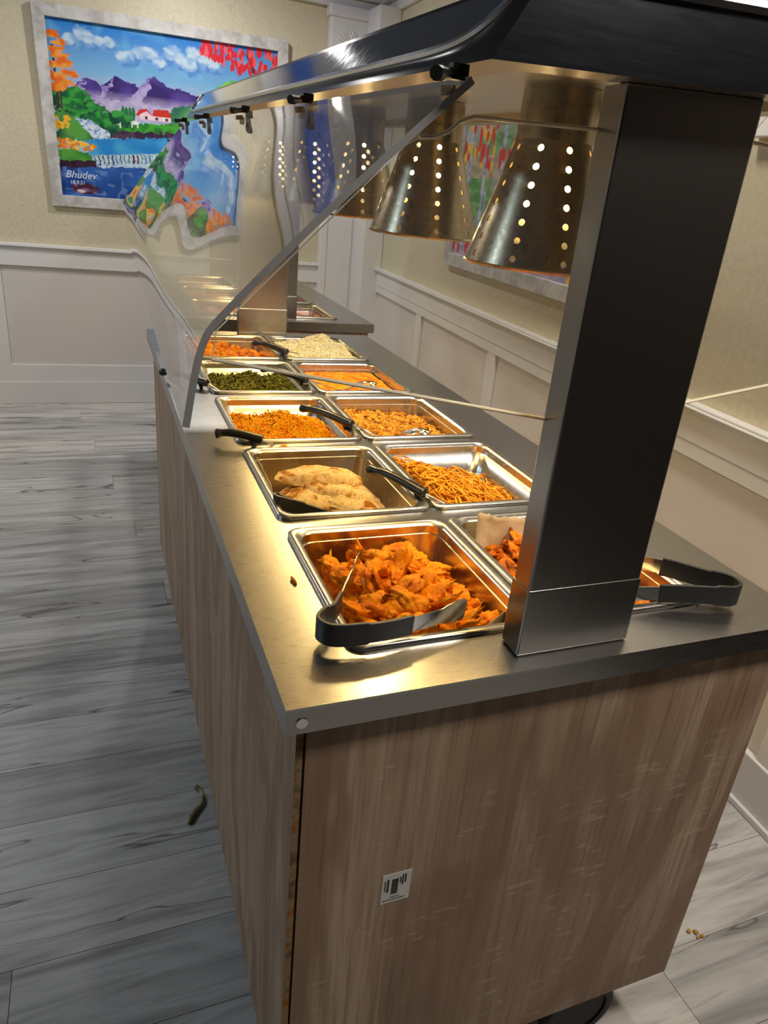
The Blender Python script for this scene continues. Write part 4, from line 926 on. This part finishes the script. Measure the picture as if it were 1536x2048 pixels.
def spoon(label, p0, p1, p2, bowl=None, group=None):
    p0, p1, p2 = Vector(p0), Vector(p1), Vector(p2)
    r = thing('serving_spoon', label, 'spoon', p1)
    d = (p1 - p0); mid = [p0, p0 + d * .12 + Vector((0, 0, .003)), p0 + d * .3 + Vector((0, 0, .006)), p0 + d * .6 + Vector((0, 0, .005)), p0 + d * .9 + Vector((0, 0, .001)), p1]
    h = MB().tube(smoothpath(mid, 5), list(np.interp(np.linspace(0, 1, 26), [0, .04, .10, .25, .55, .8, .95, 1], [.004, .0115, .0130, .0090, .0105, .0118, .0120, .008])), 10, 0.75).build('handle', black_pl, r, smooth=True, angle=3.2)
    dn = d.normalized(); q = p1 - dn * 0.020
    MB().tube([q - Vector((0, 0, .004)), q - Vector((0, 0, .016)) + dn * .004], [.0055, .0042], 8).build('hook', black_pl, h, smooth=True)
    MB().tube(smoothpath([p1 - dn * .008, p1.lerp(p2, .5) + Vector((0, 0, .002)), p2], 5), 0.0026, 8, 0.6).build('shaft', steel_cut, r, smooth=True, angle=3.2)
    if bowl is not None:
        b = Vector(bowl); n = 20; rg = []
        dd = (b - p2); dd.z = 0; dd.normalize(); sd = Vector((-dd.y, dd.x, 0))
        for rr_, zz in ((1.0, 0.0), (.93, -.0045), (.78, -.009), (.5, -.013), (.2, -.0145)):
            rg.append([b + dd * (.040 * rr_ * math.cos(2 * math.pi * k / n)) + sd * (.027 * rr_ * math.sin(2 * math.pi * k / n)) + Vector((0, 0, zz + .004 * math.cos(2 * math.pi * k / n))) for k in range(n)])
        MB().rings(rg, False, True).build('bowl', steel_cut, r, smooth=True, angle=3.2, solid=0.0009)
        MB().tube([p2, p2.lerp(b - dd * .038, .5) - Vector((0, 0, .004)), b - dd * .038], 0.0026, 8, .6).build('neck', steel_cut, r, smooth=True)
    return r
spoon('black-handled serving spoon dug into the noodle tray', (0.289, 0.588, .880), (0.353, 0.474, .876), (0.405, 0.45, .850))
spoon('black-handled serving spoon with its bowl in the chickpea curry', (0.262, 0.972, .880), (0.347, 0.862, .875), (0.408, 0.825, .850), (0.497, 0.866, .850))
spoon('black-handled serving spoon stuck in the orange rice', (0.050, 0.806, .880), (0.137, 0.779, .875), (0.19, 0.80, .838))
spoon('black-handled serving spoon with its end over the counter edge at the spinach tray', (-0.009, 1.287, .880), (0.089, 1.197, .876), (0.135, 1.19, .846))
spoon('black-handled serving spoon with its bowl in the smooth orange curry', (0.246, 1.330, .880), (0.345, 1.230, .876), (0.428, 1.24, .848), (0.52, 1.285, .850))
spoon('black-handled serving spoon at the white rice tray', (0.290, 1.652, .880), (0.367, 1.549, .877), (0.41, 1.575, .866))

# ------------------------------------------------------------------ crumbs and litter
def crumb(name, loc, sz, mat, label, cat, seed, group=None, bend=0):
    v, f = I2; out = []
    for p in v:
        q = Vector(p); q *= 0.8 + 0.5 * noise.noise(q * 1.6 + Vector((seed, 0, 0))); out.append((q.x * sz[0] + bend * q.y * q.y, q.y * sz[1], (q.z + .75) * sz[2]))
    o = obj(name, out, f, mat, None, smooth=True, angle=3.2); o.location = loc; tag(o, label, cat, group); return o
o = crumb('batter_crumb', (0.069, 0.251, ZT), (.003, .013, .003), pak_m, 'thin orange batter shred on the steel counter beside the pakora tray', 'crumb', 3); o.rotation_euler = (0, 0, .15)
for i, (x, y, s) in enumerate(((0.170, 0.765, .005), (0.177, 0.770, .0065), (0.184, 0.764, .004), (0.152, 0.772, .003))):
    crumb('rice_clump', (x, y, ZT), (s, s * 1.2, s * .8), riceo, 'spilled orange rice clump on the steel between the rice and flatbread trays', 'crumb', i + 9, 'spilled orange rice clumps')
crumb('curry_spill', (0.024, 1.70, ZT), (.008, .010, .002), man, 'small orange spill near the counter edge by the vegetable curry', 'crumb', 21)
stem = MB().tube(smoothpath([(0.004, 0.842, FZ + .006), (0.014, 0.825, FZ + .006), (0.014, 0.79, FZ + .008), (-0.010, 0.76, FZ + .006), (-0.024, 0.732, FZ + .005)], 6), list(np.interp(np.linspace(0, 1, 25), [0, .08, .2, .5, .8, 1], [.005, .007, .0032, .004, .0078, .004])), 8)
o = stem.build('vegetable_stem', m_food('wilted_stem', [(0.3, srgb(110, 106, 66)), (0.7, srgb(170, 164, 124))], 40, 0.5), None, smooth=True, angle=3.2, org=(0.0, 0.79, FZ)); tag(o, 'wilted green vegetable stem lying on the floor planks by the counter', 'stem')
cm = m_food('floor_crumb', [(0.3, srgb(170, 120, 50)), (0.7, srgb(216, 170, 96))], 40, 0.6)
for i, (x, y, s) in enumerate(((0.945, 0.146, .007), (0.958, 0.139, .008), (0.966, 0.128, .006), (0.954, 0.128, .005))):
    crumb('floor_crumb', (x, y, FZ), (s, s * .8, s * .5), cm, 'golden crumb on the floor beside the end panel', 'crumb', i + 31, 'golden crumbs on the floor')
